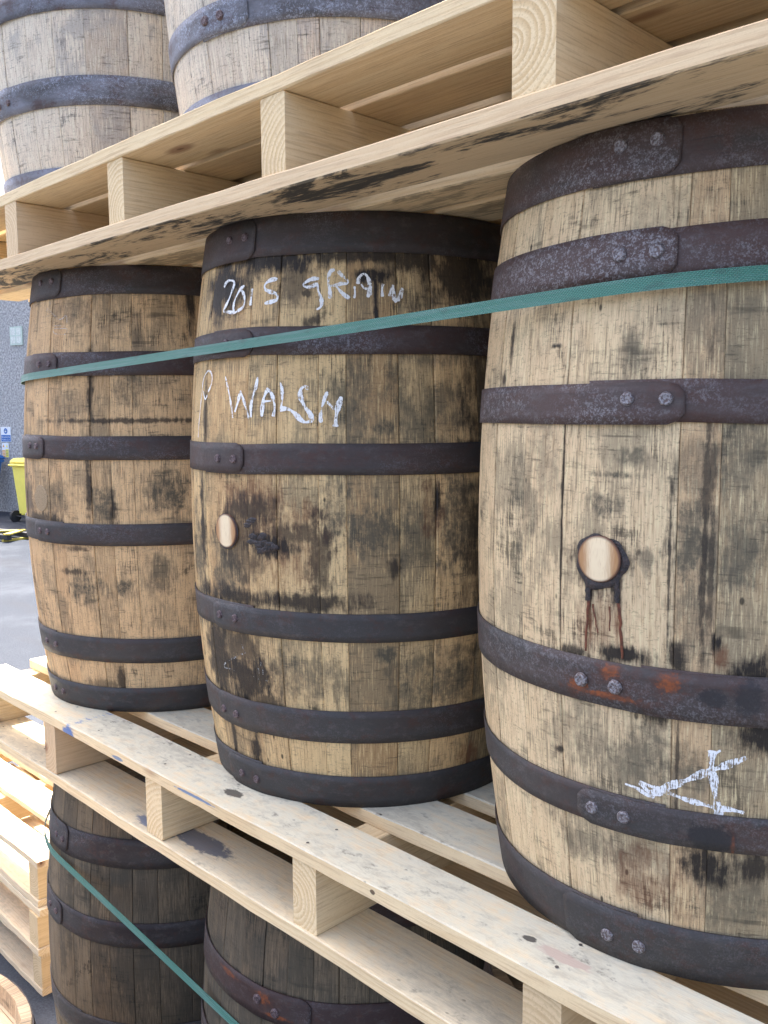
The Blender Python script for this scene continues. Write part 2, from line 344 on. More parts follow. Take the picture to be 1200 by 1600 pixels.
for i in range(2):
    for j in range(2): plate('notice_sheet', .06+.155*i, .185+.155*i, 1.915+.15*j, 2.04+.15*j, PGREY, sg, .0245, .001)
# ---------------------------------------------------------------- wheelie bins
BINY = flat('bin_yellow', (.92, .78, .14), .42, var=.05, scale=8); BINB = flat('bin_blue', (.03, .13, .36), .42, var=.08, scale=8); RUB = flat('rubber', (.025, .025, .028), .8)
def frustum(name, a, b, z0, z1, mat, parent, bev=.03):
    bm = bmesh.new(); bmesh.ops.create_cube(bm, size=1)
    for v in bm.verts:
        q = b if v.co.z > 0 else a
        v.co = Vector((q[0] if v.co.x < 0 else q[1], q[2] if v.co.y < 0 else q[3], z1 if v.co.z > 0 else z0))
    bmesh.ops.bevel(bm, geom=[e for e in bm.edges], offset=bev, segments=2, affect='EDGES')
    me = bpy.data.meshes.new(name); bm.to_mesh(me); bm.free(); return link(name, me, parent, mat)
def tube(name, p0, p1, r, mat, parent, n=14, r1=None):
    p0, p1 = Vector(p0), Vector(p1); d = (p1-p0).normalized(); a = d.orthogonal().normalized(); b = d.cross(a); r1 = r1 or r
    V = []; F = []
    for P, rr in ((p0, r), (p1, r1)):
        for i in range(n): V.append(tuple(P+a*rr*math.cos(2*math.pi*i/n)+b*rr*math.sin(2*math.pi*i/n)))
    for i in range(n): F.append((i, (i+1) % n, n+(i+1) % n, n+i))
    F += [tuple(range(n-1, -1, -1)), tuple(range(n, 2*n))]
    return link(name, mesh(name, V, F, mat=mat), parent)
def wheelie(loc, rz, mat, label):
    r = empty('wheelie_bin', loc, rz); tag(r, label, 'bin')
    frustum('bin_body', (-.20, .20, -.20, .26), (-.28, .28, -.33, .31), .12, .98, mat, r)
    frustum('bin_rim', (-.30, .30, -.35, .33), (-.30, .30, -.35, .33), .94, .995, mat, r, .012)
    frustum('bin_lid', (-.315, .315, -.40, .34), (-.27, .27, -.33, .30), 1.0, 1.08, mat, r, .02)
    tube('handle', (-.24, .38, .97), (.24, .38, .97), .016, mat, r)
    tube('axle', (-.27, .27, .10), (.27, .27, .10), .012, RUB, r)
    for s in (-1, 1):
        tube('wheel', (s*.25, .27, .10), (s*.30, .27, .10), .10, RUB, r, 24)
    box('bin_recess', -.10, .10, -.18, -.08, 1.078, 1.084, RUB, r)
    return r
P = wpt(1.50, GZ, .70); wheelie(P, math.atan2(WD.y, WD.x)+math.pi, BINY, 'yellow wheelie bin against the grey wall, left of the barrels')
P = wpt(-.42, GZ, .50); wheelie(P, math.atan2(WD.y, WD.x)+math.pi, BINB, 'blue wheelie bin cut off by the left edge of the photo')
DULL = flat('dull_yellow', (.42, .33, .05), .6)
# folded yellow and black barrier lying on the yard
bar_ = empty('folded_barrier', (-12.3, 4.45, GZ), R(8)); tag(bar_, 'black rails with yellow cross straps lying on the asphalt at the left edge', 'barrier')
for y in (-.16, .16): box('rail', -.62, .42, y-.035, y+.035, .03, .10, RUB, bar_, .01)
for x, s in ((-.45, 1), (.02, -1), (.28, 1)):
    o = box('cross_strap', -.05, .05, -.26, .26, .105, .125, DULL, bar_); o.rotation_euler = (0, 0, s*.6); o.location = (x, 0, 0)
for s in (-1, 1): box('foot', s*.3-.03, s*.3+.03, -.2, .2, 0, .03, DULL, bar_)
# ---------------------------------------------------------------- timber pallets
PINE = pine('pine_clean'); PDIRTY = pine('pine_dirty', dirty=.9)
PFRONT = pine('pine_dirty_marked', dirty=.95, spots=[((.04, .14, .38), -.807-(-.02), -.012, .022, .019, 'z'), ((.14, .22, .34), -.61+.02, -.003, .018, .003, 'z'), ((.03, .025, .025), -.31+.02, -.0068, .019, .009, 'y'), ((.52, .40, .32), .31+.02, -.004, .03, .008, 'y'), ((.03, .025, .025), .262+.02, 0., .008, .005, 'y'), ((.10, .2, .36), -.36+.02, .004, .05, .0022, 'z'), ((.06, .03, .02), .049+.02, .001, .004, .003, 'z')])
PBLUE = pine('pine_blue_stained', dirty=.6, spots=[((.10, .12, .17), -1.15+.02, .02, .06, .016, 'y'), ((.10, .11, .14), -.42+.02, -.005, .07, .02, 'y'), ((.12, .16, .24), -.53+.02, -.03, .05, .012, 'y')])
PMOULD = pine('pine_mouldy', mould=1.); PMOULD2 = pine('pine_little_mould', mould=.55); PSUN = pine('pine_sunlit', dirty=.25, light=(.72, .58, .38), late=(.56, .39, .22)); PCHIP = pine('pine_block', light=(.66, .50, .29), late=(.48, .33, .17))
def board_mesh(L, w, t, rng, n=40, ch=.0016, jit=.0009):
    V = []; F = []; ys = w/2; zs = t/2
    ofs = [rng.uniform(-jit, jit) for _ in range(4)]
    for i in range(n+1):
        x = -L/2+L*i/n
        ofs = [o*.8+rng.uniform(-jit, jit) for o in ofs]
        y0, y1, z0, z1 = -ys+ofs[0]*1.6, ys+ofs[1]*1.6, -zs+ofs[2]*.4, zs+ofs[3]*.4
        c = ch*rng.uniform(.6, 1.5)
        V += [(x, y0+c, z0), (x, y1-c, z0), (x, y1, z0+c), (x, y1, z1-c), (x, y1-c, z1), (x, y0+c, z1), (x, y0, z1-c), (x, y0, z0+c)]
    for i in range(n):
        a = i*8
        for k in range(8): F.append((a+k, a+8+k, a+8+(k+1) % 8, a+(k+1) % 8))
    F.append(tuple(range(8))); b = n*8; F.append(tuple(range(b+7, b-1, -1)))
    F = [tuple(reversed(f)) for f in F]
    return mesh('board', V, F)
NAIL = flat('nail_metal', (.16, .145, .13), .5, .6)
def pallet(loc, x0, x1, deck, bottom, strs, depth, label, group, mats, t=.0214, hs=.1004, tb=.0214, sw=.0506, seed=1, nails=True):
    rng = random.Random(seed)
    r = empty('pallet', loc); tag(r, label, 'pallet', group)
    H = 2*tb*0+tb+hs+t; cx = (x0+x1)/2
    for k, (y, w) in enumerate(deck):
        o = link('deck_board', board_mesh(x1-x0-rng.uniform(0, .012)*(k > 0), w, t, rng), r, mats[0][min(k, len(mats[0])-1)]); o.location = (cx, y+w/2, tb+hs+t/2+.0002)
    for k, (y, w) in enumerate(bottom):
        o = link('bottom_board', board_mesh(x1-x0-rng.uniform(0, .012)*(k > 0), w, tb, rng), r, mats[1][min(k, len(mats[1])-1)]); o.location = (cx, y+w/2, tb/2)
    for k, x in enumerate(strs):
        o = link('stringer', board_mesh(depth-.004-rng.uniform(0, .004), sw, hs-.0006, rng, 8, .0016, .0006), r, mats[2][k % len(mats[2])])
        o.location = (x+sw/2, depth/2+.001, tb+hs/2); o.rotation_euler = (0, 0, R(90+rng.uniform(-.4, .4)))
    if nails:
        V = []; F = []
        for x in strs:
            for (y, w) in deck[:3]:
                for k in range(2):
                    px, py = x+sw*rng.uniform(.3, .7), y+w*(.25+.5*k)+rng.uniform(-.01, .01); b = len(V); z = tb+hs+t+.0012
                    for a in range(8): V.append((px+.0024*math.cos(a*math.pi/4), py+.0024*math.sin(a*math.pi/4), z))
                    F.append(tuple(range(b, b+8)))
        tag(link('nail_heads', mesh('nail_heads', V, F, mat=NAIL), r), kind='stuff')
    return r
G_P = 'pallets of the barrel stack'
dk = lambda p, w, n, y0=0: [(y0+i*p, w) for i in range(n)]
pallet((0, 0, -.1432), -1.33, 1.29, [(0, .0955)]+dk(.1495, .097, 7, .1505), [(0, .109), (.235, .1), (.55, .1), (1.08, .1)], [-1.318+.39974*i for i in range(7)], 1.215,
       'raw pine pallet under the chalk-marked barrel, carrying the middle row', G_P, ([PFRONT, PDIRTY], [PBLUE, PINE], [PINE, PCHIP, PINE, PINE, PCHIP]), seed=3)
pallet((0, -.0037, .8902), -1.46, 1.24, [(0, .103), (.1185, .1)]+dk(.122, .097, 8, .245), [(0, .112), (.146, .082), (.250, .10), (.55, .1), (1.1, .1)], [-.97844+.41389*i for i in range(-1, 6)], 1.215,
       'pale pine pallet with black mould under its bottom boards, resting on the middle barrels', G_P, ([PINE], [PMOULD, PMOULD2], [PINE]), tb=.0225, t=.0225, seed=5)
pallet((0, 0, GZ), -1.33, 1.29, dk(.122, .096, 10), [(0, .1), (.55, .1), (1.1, .1)], [-1.318+.40*i for i in range(7)], 1.215,
       'lowest pine pallet on the asphalt beneath the dark barrels', G_P, ([PDIRTY], [PINE], [PINE]), seed=8)
# pallets of the sunlit stack at the left
def small(dx, dy, z, lab, seed, mats, dk0):
    r = pallet((-2.97+dx, .305+dy, z), 0, 1.23, dk0, [(0, .10), (.5, .1), (.98, .1)], [.0, .575, 1.165], 1.09, lab, 'sunlit pallets stacked beside the barrels', mats, hs=.1004, sw=.062, seed=seed)
    return r
LS = ([PSUN], [PSUN, PCHIP], [PCHIP])
small(.004, .006, -.742-.1432, 'top pallet of the sunlit stack left of the dark barrels', 11, LS, [(0, .088), (.152, .11), (.30, .09), (.43, .1), (.57, .09), (.71, .1), (.85, .09), (.99, .1)])
small(.02, -.008, -.742-.2880, 'middle pallet of the sunlit stack left of the dark barrels', 12, LS, [(.01, .10), (.17, .10), (.33, .10), (.49, .1), (.66, .09), (.81, .1), (.97, .1)])
small(.0, .004, GZ, 'bottom pallet of the sunlit stack, standing on the asphalt', 13, LS, [(0, .10), (.155, .10), (.32, .10), (.48, .1), (.65, .09), (.80, .1), (.97, .1)])
# ---------------------------------------------------------------- barrels
RB, RH, BH = .3044, .2671, .89
def prof(z, H=BH): return RB-(RB-RH)*((z-H/2)/(H/2))**2
def stave_mesh(t0, t1, tone, rng, H=BH, nz=18):
    """one stave from angle t0 to t1 (degrees): bowed board with eased long edges"""
    a0, a1 = R(t0), R(t1); e = .0011/RB; gp = .0003/RB; dr = rng.uniform(-.0010, .0008)
    dl = rng.choice((.0004, .0008, .0014, .0024)); dR = rng.choice((.0003, .0006, .0010, .0020)); gp *= .5
    cols = [(a0+gp, -dl), (a0+gp+e*.7, -dl*.2), (a0+gp+2*e, 0), ((a0+a1)/2, .0002), (a1-gp-2*e, 0), (a1-gp-e*.7, -dR*.2), (a1-gp, -dR)]
    V = []; F = []; UV = []; nc = len(cols)
    for i in range(nz+1):
        z = H*i/nz
        for a, o in cols:
            r = prof(z, H)+o+dr; V.append((r*math.cos(a), r*math.sin(a), z)); UV.append((a*.3, z))
    b = len(V)
    zs = [H*i/nz for i in range(nz+1)]
    for z in zs:
        for a in (a0+gp, a1-gp):
            r = prof(z, H)-.026; r += .010*(max(0, 1-min(z, H-z)/.035)) ; V.append((r*math.cos(a), r*math.sin(a), z)); UV.append((a*.3, z))
    for i in range(nz):
        for k in range(nc-1):
            F.append((i*nc+k, i*nc+k+1, (i+1)*nc+k+1, (i+1)*nc+k))
        F.append((b+i*2, i*nc, (i+1)*nc, b+i*2+2)); F.append((i*nc+nc-1, b+i*2+1, b+i*2+3, (i+1)*nc+nc-1)); F.append((b+i*2+1, b+i*2, b+i*2+2, b+i*2+3))
    F.append(tuple([b+1]+[k for k in range(nc-1, -1, -1)]+[b]))
    F.append(tuple([b+nz*2]+[nz*nc+k for k in range(nc)]+[b+nz*2+1]))
    me = mesh('stave', V, F, uv=UV, attr={'tone': tone})
    me.polygons.foreach_set('use_smooth', [i % (nc-1+3) < nc-1 and i < nz*(nc+2) for i in range(len(F))])
    return me
def hoop_mesh(z0, z1, d, te, tone, rng, lap=19., H=BH):
    if te == -50: lap = 28.
    """riveted strip: outer end at angle te, running round by 360+lap degrees; d=+1 outer strip comes from the left"""
    n = 132; tot = 360+lap; V = []; F = []; UV = []; T = []
    th = .0017; wob = rng.uniform(0, 6); sh = rng.choice((-1, 1))*rng.uniform(.001, .0022)
    for i in range(n+1):
        s = (i/n)**1.0*tot if i > 6 else [0, .4, 1.0, 1.8, 2.8, 4.0, 5.6][i]*(6/n*tot)/5.6
        if s < 5: clip = .011*max(0, 1-s/3.0)**2.2
        else: clip = 0
        o = .0036 if s < lap else (.0036-(s-lap)/5*.0024 if s < lap+5 else .0012)
        a = R(te-d*s); dz = sh*1.3*min(1, max(0, (s-345)/15)) if s > 345 else 0
        ed = .0004*math.sin(s*.09+wob)
        for j in range(5):
            f = j/4; z = z0+clip+dz+(z1-z0-2*clip)*f+ed
            r = prof(min(max(z, 0), H), H)+o+th; V.append((r*math.cos(a), r*math.sin(a), z)); UV.append((a*.3, z)); T.append(tone)
        for f in (1, 0):
            z = z0+clip+dz+(z1-z0-2*clip)*f+ed
            r = prof(min(max(z, 0), H), H)+o; V.append((r*math.cos(a), r*math.sin(a), z)); UV.append((a*.3, z)); T.append(tone)
    for i in range(n):
        p, q = i*7, i*7+7
        for j in range(7):
            k = (j+1) % 7; f = (p+j, p+k, q+k, q+j); F.append(f if d < 0 else tuple(reversed(f)))
    F.append(tuple(range(7)) if d > 0 else tuple(range(6, -1, -1))); F.append(tuple(range(n*7+6, n*7-1, -1)))
    me = mesh('hoop', V, F, uv=UV, attr={'tone': T}); 
    me.polygons.foreach_set('use_smooth', [(i % 7 < 4) and i < 7*n for i in range(len(F))])
    return me
def rivet_mesh(th, z, r, rng, o=.0053, H=BH):
    """hammered rivet head with a raised rim and a stamped middle"""
    a = R(th); R0 = prof(z, H)+o; c = Vector((R0*math.cos(a), R0*math.sin(a), z)); nx = Vector((math.cos(a), math.sin(a), 0)); tx = Vector((-math.sin(a), math.cos(a), 0)); up = Vector((0, 0, 1))
    rings = [(1.08, -.0006), (1.0, .0016), (.86, .0030), (.66, .0034), (.52, .0028), (.2, .0029)]; n = 16; V = []; F = []
    sx = rng.uniform(-.0006, .0006)
    for rr, h in rings:
        for i in range(n):
            b = 2*math.pi*i/n; j = 1+rng.uniform(-.05, .05); V.append(tuple(c+tx*(rr*r*j*math.cos(b)+sx)+up*rr*r*j*math.sin(b)+nx*h))
    for k in range(len(rings)-1):
        for i in range(n): F.append((k*n+i, k*n+(i+1) % n, (k+1)*n+(i+1) % n, (k+1)*n+i))
    F.append(tuple((len(rings)-1)*n+i for i in range(n)))
    return mesh('rivet', V, F, smooth=True)
def fill_seams(known, rng):
    out = list(known); t = known[-1]
    end = known[0]+360
    while end-t > 22: t += rng.uniform(11.5, 18.5); out.append(t)
    if end-t > 19: out.append(t+(end-t)/2)
    out.append(end); return out
def barrel(loc, rz, seams, tones, hoops, wood, hoopm, rivm, label, group, seed, H=BH, chime=False, bung=None, headm=None):
    rng = random.Random(seed)
    r = empty('barrel', loc, rz); tag(r, label, 'barrel', group)
    S = fill_seams(seams, rng)
    for i in range(len(S)-1):
        tone = tones[i] if i < len(tones) else min(1, max(0, rng.gauss(.45, .25)))
        link('stave', stave_mesh(S[i], S[i+1], tone+.0007*i, rng, H), r, wood)
    for h in hoops:
        z0, z1, d, te, tone, riv = h
        o = link('hoop', hoop_mesh(z0, z1, d, te, tone, rng, H=H), r, hoopm)
        for (a, z, rr) in riv: link('rivet', rivet_mesh(a, z, rr, rng, H=H), o, rivm)
    for z, s in ((.035, -1), (H-.035, 1)):
        n = 40; rad = prof(z, H)-.022; V = [(rad*math.cos(2*math.pi*i/n), rad*math.sin(2*math.pi*i/n), z) for i in range(n)]+[(rad*math.cos(2*math.pi*i/n), rad*math.sin(2*math.pi*i/n), z-s*.02) for i in range(n)]
        if chime and s > 0: continue
        link('barrel_head', mesh('barrel_head', V, [tuple(range(n)), tuple(range(2*n-1, n-1, -1))]+[(i, n+i, n+(i+1) % n, (i+1) % n) for i in range(n)], uv=[(v[0], v[1]) for v in V], attr={'tone': .4}), r, headm or wood)
    return r
CHALK1 = [(0.63, [(-83.34, 0.827), (-82.98, 0.821), (-84.64, 0.814), (-82.04, 0.807), (-79.63, 0.799), (-78.15, 0.796), (-77.04, 0.79), (-74.35, 0.791), (-73.02, 0.796), (-71.93, 0.794), (-71.74, 0.781)]), (0.63, [(-80.12, 0.773), (-71.95, 0.771), (-71.61, 0.763)]), (0.63, [(-80.12, 0.773), (-78.7, 0.764), (-76.28, 0.761), (-72.27, 0.76)]), (0.57, [(-85.58, 0.812), (-83.15, 0.804), (-83.94, 0.798)]), (0.57, [(-80.27, 0.778), (-77.2, 0.778), (-72.68, 0.776)])]
CHALK2 = [(1.64, [(-93.69, 0.795), (-92.92, 0.801), (-91.25, 0.804), (-88.85, 0.802), (-88.35, 0.797), (-89.08, 0.789), (-89.88, 0.78), (-91.1, 0.771), (-92.41, 0.763), (-92.75, 0.758), (-89.86, 0.756), (-87.01, 0.754), (-85.94, 0.756)]), (1.54, [(-83.29, 0.792), (-84.85, 0.789), (-86.5, 0.78), (-87.63, 0.77), (-87.75, 0.76), (-87.26, 0.755)]), (1.54, [(-84.75, 0.787), (-83.58, 0.781), (-82.89, 0.772), (-83.04, 0.764), (-83.98, 0.759), (-85.77, 0.756)]), (1.71, [(-79.94, 0.787), (-80.09, 0.777), (-80.34, 0.762)]), (1.78, [(-70.61, 0.797), (-72.17, 0.797), (-73.87, 0.795), (-75.13, 0.79), (-74.91, 0.784), (-73.41, 0.78), (-71.34, 0.777), (-70.34, 0.772), (-70.67, 0.767), (-72.03, 0.765), (-73.46, 0.764), (-74.9, 0.763)]), (1.74, [(-57.23, 0.794), (-59.32, 0.794), (-61.27, 0.79), (-62.08, 0.786), (-61.19, 0.783), (-59.52, 0.783), (-57.88, 0.786), (-57.43, 0.777), (-56.7, 0.768), (-56.34, 0.76), (-56.77, 0.753), (-57.84, 0.75)]), (1.74, [(-52.64, 0.806), (-53.86, 0.804), (-54.38, 0.797), (-54.47, 0.787), (-54.03, 0.778), (-53.87, 0.765)]), (1.55, [(-51.7, 0.804), (-50.34, 0.797), (-48.75, 0.79), (-49.01, 0.786), (-50.59, 0.786), (-52.32, 0.784), (-54.32, 0.783)]), (1.73, [(-52.19, 0.783), (-50.84, 0.775), (-49.52, 0.769), (-48.2, 0.765)]), (1.55, [(-46.84, 0.782), (-46.69, 0.772), (-46.95, 0.765)]), (1.73, [(-45.85, 0.785), (-45.58, 0.793), (-44.52, 0.799), (-43.47, 0.798), (-42.69, 0.79), (-42.32, 0.78), (-42.08, 0.769)]), (1.64, [(-44.93, 0.785), (-44.02, 0.779), (-42.72, 0.777), (-43.0, 0.766)]), (1.83, [(-38.62, 0.786), (-38.92, 0.777), (-38.82, 0.767)]), (1.83, [(-35.72, 0.784), (-36.42, 0.776), (-36.85, 0.768)]), (2.06, [(-35.72, 0.784), (-35.63, 0.774), (-35.42, 0.765), (-34.65, 0.76)]), (1.83, [(-32.92, 0.78), (-33.78, 0.772), (-34.38, 0.761)]), (1.14, [(-32.93, 0.779), (-33.29, 0.765)]), (0.88, [(-100.44, 0.67), (-102.96, 0.663), (-104.27, 0.653), (-104.62, 0.64), (-105.33, 0.624), (-106.08, 0.605), (-106.83, 0.586), (-107.4, 0.565)]), (1.1, [(-100.44, 0.67), (-98.38, 0.667), (-97.42, 0.659), (-97.64, 0.65), (-98.72, 0.642), (-99.92, 0.637)]), (1.01, [(-103.6, 0.639), (-102.44, 0.629), (-101.48, 0.626), (-100.32, 0.632)]), (1.26, [(-89.88, 0.659), (-88.75, 0.646), (-87.32, 0.627), (-86.31, 0.61), (-85.78, 0.596)]), (1.82, [(-84.94, 0.605), (-83.73, 0.62), (-82.78, 0.636)]), (1.52, [(-82.78, 0.637), (-81.63, 0.625), (-80.19, 0.609), (-79.15, 0.596)]), (1.71, [(-76.23, 0.656), (-76.84, 0.641), (-77.85, 0.627), (-78.46, 0.613), (-78.33, 0.597)]), (2.15, [(-74.48, 0.598), (-74.37, 0.608), (-74.06, 0.622), (-73.09, 0.634), (-72.19, 0.638)]), (1.68, [(-72.19, 0.638), (-71.16, 0.63), (-70.34, 0.619), (-70.21, 0.608), (-70.67, 0.598)]), (1.31, [(-74.28, 0.62), (-71.22, 0.621)]), (1.58, [(-68.58, 0.647), (-67.94, 0.639), (-67.76, 0.627), (-67.93, 0.616), (-68.2, 0.609)]), (2.3, [(-68.44, 0.609), (-66.06, 0.609), (-63.98, 0.603), (-62.42, 0.595), (-60.87, 0.59), (-59.32, 0.591), (-58.81, 0.594), (-59.34, 0.602), (-60.46, 0.609), (-61.47, 0.618), (-62.25, 0.629), (-62.06, 0.637), (-60.94, 0.641), (-59.83, 0.637)]), (1.65, [(-54.35, 0.633), (-55.08, 0.625), (-55.71, 0.615), (-56.13, 0.607), (-56.35, 0.597), (-56.13, 0.589)]), (1.74, [(-54.66, 0.619), (-53.62, 0.614), (-52.57, 0.608)]), (2.48, [(-50.5, 0.626), (-51.21, 0.615), (-51.74, 0.605), (-52.06, 0.594), (-52.16, 0.583)])]
CHALK2B = [(0.81, [(-84.81, 0.247), (-84.23, 0.239), (-83.82, 0.234), (-86.08, 0.229), (-89.13, 0.221), (-92.88, 0.212), (-95.17, 0.204), (-95.2, 0.199), (-92.03, 0.2), (-89.19, 0.199)]), (0.79, [(-83.48, 0.205), (-81.53, 0.201), (-80.15, 0.197)]), (0.88, [(-79.23, 0.197), (-76.91, 0.196), (-75.31, 0.196)]), (0.88, [(-77.58, 0.225), (-77.62, 0.217)]), (0.79, [(-78.62, 0.214), (-78.57, 0.205)]), (0.69, [(-76.88, 0.214), (-76.97, 0.205)])]
CHALK3 = [(2.08, [(-78.27, 0.219), (-76.22, 0.217), (-73.78, 0.215), (-71.4, 0.212), (-68.82, 0.209), (-65.88, 0.207), (-63.38, 0.205), (-60.9, 0.205), (-58.43, 0.203)]), (1.48, [(-81.29, 0.213), (-78.71, 0.211), (-76.21, 0.206), (-73.79, 0.214)]), (2.53, [(-76.21, 0.206), (-73.57, 0.218), (-70.58, 0.226), (-68.1, 0.234), (-65.66, 0.242), (-63.86, 0.247), (-61.69, 0.253), (-58.56, 0.262)]), (2.58, [(-64.59, 0.266), (-64.69, 0.256), (-64.62, 0.245), (-64.23, 0.235), (-64.02, 0.224), (-63.75, 0.215), (-63.27, 0.205), (-62.77, 0.192)]), (1.28, [(-63.19, 0.267), (-63.97, 0.263), (-64.43, 0.256)]), (1.13, [(-62.17, 0.183), (-60.83, 0.183)]), (2.63, [(-78.14, 0.219), (-76.22, 0.21), (-73.79, 0.214)])]
BL1 = [('g', -0.1624, 0.45, 0.0385, 0.035, 1), ('g', -0.2926, 0.433, 0.0295, 0.0275, 0.9), ('k', -0.2713, 0.414, 0.0065, 0.025, 0.8), ('g', -0.3472, 0.259, 0.0389, 0.023, 1), ('g', -0.256, 0.267, 0.0196, 0.0152, 1), ('g', -0.186, 0.286, 0.0246, 0.0303, 0.7), ('k', -0.2795, 0.07, 0.0104, 0.0233, 0.8), ('k', -0.2369, 0.591, 0.1625, 0.0043, 0.8), ('k', -0.2057, 0.84, 0.0398, 0.0043, 0.8), ('k', -0.3139, 0.65, 0.005, 0.0744, 0.8), ('k', -0.3213, 0.47, 0.0058, 0.0688, 0.8), ('k', -0.5371, 0.427, 0.0394, 0.0377, 0.7), ('k', -0.4758, 0.395, 0.0589, 0.0105, 0.8), ('k', -0.1073, 0.823, 0.0081, 0.05, 0.9), ('g', -0.3517, 0.811, 0.043, 0.025, 0.6), ('g', -0.2357, 0.661, 0.0251, 0.037, 0.7), ('g', -0.3606, 0.613, 0.0501, 0.0251, 0.5), ('g', -0.1411, 0.041, 0.0282, 0.0183, 0.6), ('k', -0.3569, 0.339, 0.0294, 0.0051, 0.7), ('k', -0.3698, 0.291, 0.0242, 0.0051, 0.7), ('g', -0.4009, 0.436, 0.0352, 0.0383, 0.5), ('k', -0.328, 0.059, 0.0303, 0.0104, 0.5), ('k', -0.2155, 0.759, 0.0102, 0.0271, 0.4)]  # tall black blob near the upper right end paints shadow plus a dark stave
BL2 = [('k', -0.02, 0.62, 0.05, 0.10, 0.7), ('k', -0.03, 0.40, 0.05, 0.10, 0.6), ('g', -0.25, 0.61, 0.035, 0.06, 0.7), ('g', -0.13, 0.60, 0.05, 0.05, 0.7), ('g', -0.12, 0.70, 0.06, 0.03, 0.7), ('k', -0.535, 0.60, 0.006, 0.05, 0.8), ('g', -0.30, 0.21, 0.03, 0.03, 0.6), ('g', -0.17, 0.20, 0.03, 0.05, 0.7), ('k', -0.545, 0.42, 0.008, 0.10, 0.9), ('k', -0.494, 0.799, 0.0539, 0.0442, 1), ('k', -0.3893, 0.825, 0.0802, 0.0188, 1), ('k', -0.2392, 0.825, 0.1134, 0.0091, 0.9), ('k', -0.0711, 0.803, 0.0789, 0.0424, 0.9), ('k', -0.1381, 0.822, 0.0432, 0.0222, 0.9), ('k', -0.2135, 0.761, 0.0029, 0.0365, 1), ('k', -0.2217, 0.799, 0.0235, 0.0082, 1), ('k', -0.3073, 0.735, 0.014, 0.0083, 0.8), ('k', -0.3206, 0.774, 0.0083, 0.0046, 0.8), ('k', -0.3407, 0.792, 0.0219, 0.0278, 0.6), ('g', -0.2037, 0.584, 0.0258, 0.0101, 1), ('g', -0.1842, 0.643, 0.0169, 0.0275, 0.8), ('k', -0.4168, 0.456, 0.0449, 0.0231, 0.8), ('k', -0.3818, 0.408, 0.0418, 0.0171, 1), ('k', -0.4361, 0.406, 0.0432, 0.0487, 0.6), ('r', -0.4076, 0.466, 0.0648, 0.0478, 0.8), ('r', -0.3418, 0.412, 0.0468, 0.0564, 0.8), ('k', -0.3445, 0.426, 0.0471, 0.015, 0.7), ('g', -0.4789, 0.351, 0.0371, 0.0499, 0.9), ('k', -0.2978, 0.385, 0.0173, 0.056, 0.7), ('g', -0.2733, 0.461, 0.0204, 0.0462, 0.9), ('g', -0.214, 0.437, 0.0506, 0.037, 0.9), ('g', -0.1582, 0.431, 0.0386, 0.0466, 0.7), ('k', -0.1912, 0.376, 0.0084, 0.0168, 0.8), ('k', -0.1257, 0.479, 0.0061, 0.0206, 1), ('r', -0.1307, 0.468, 0.0139, 0.0374, 0.7), ('g', -0.0809, 0.446, 0.046, 0.0666, 0.9), ('k', -0.3188, 0.327, 0.0719, 0.0113, 0.9), ('k', -0.465, 0.322, 0.0743, 0.0139, 0.9), ('k', -0.521, 0.218, 0.0389, 0.0622, 0.9), ('k', -0.4465, 0.191, 0.0535, 0.034, 0.95), ('k', -0.4549, 0.242, 0.0437, 0.024, 0.7), ('k', -0.4033, 0.162, 0.0272, 0.0118, 0.8), ('g', -0.2004, 0.246, 0.0154, 0.0104, 1), ('g', -0.1016, 0.202, 0.0586, 0.0485, 0.8), ('k', -0.4377, 0.077, 0.0115, 0.0243, 1), ('k', -0.501, 0.081, 0.0061, 0.0417, 0.9), ('g', -0.3566, 0.205, 0.0251, 0.0483, 0.7), ('r', -0.0446, 0.07, 0.0181, 0.0283, 0.9), ('g', -0.5736, 0.358, 0.0294, 0.0843, 0.9), ('g', -0.2452, 0.13, 0.051, 0.0192, 0.5)]
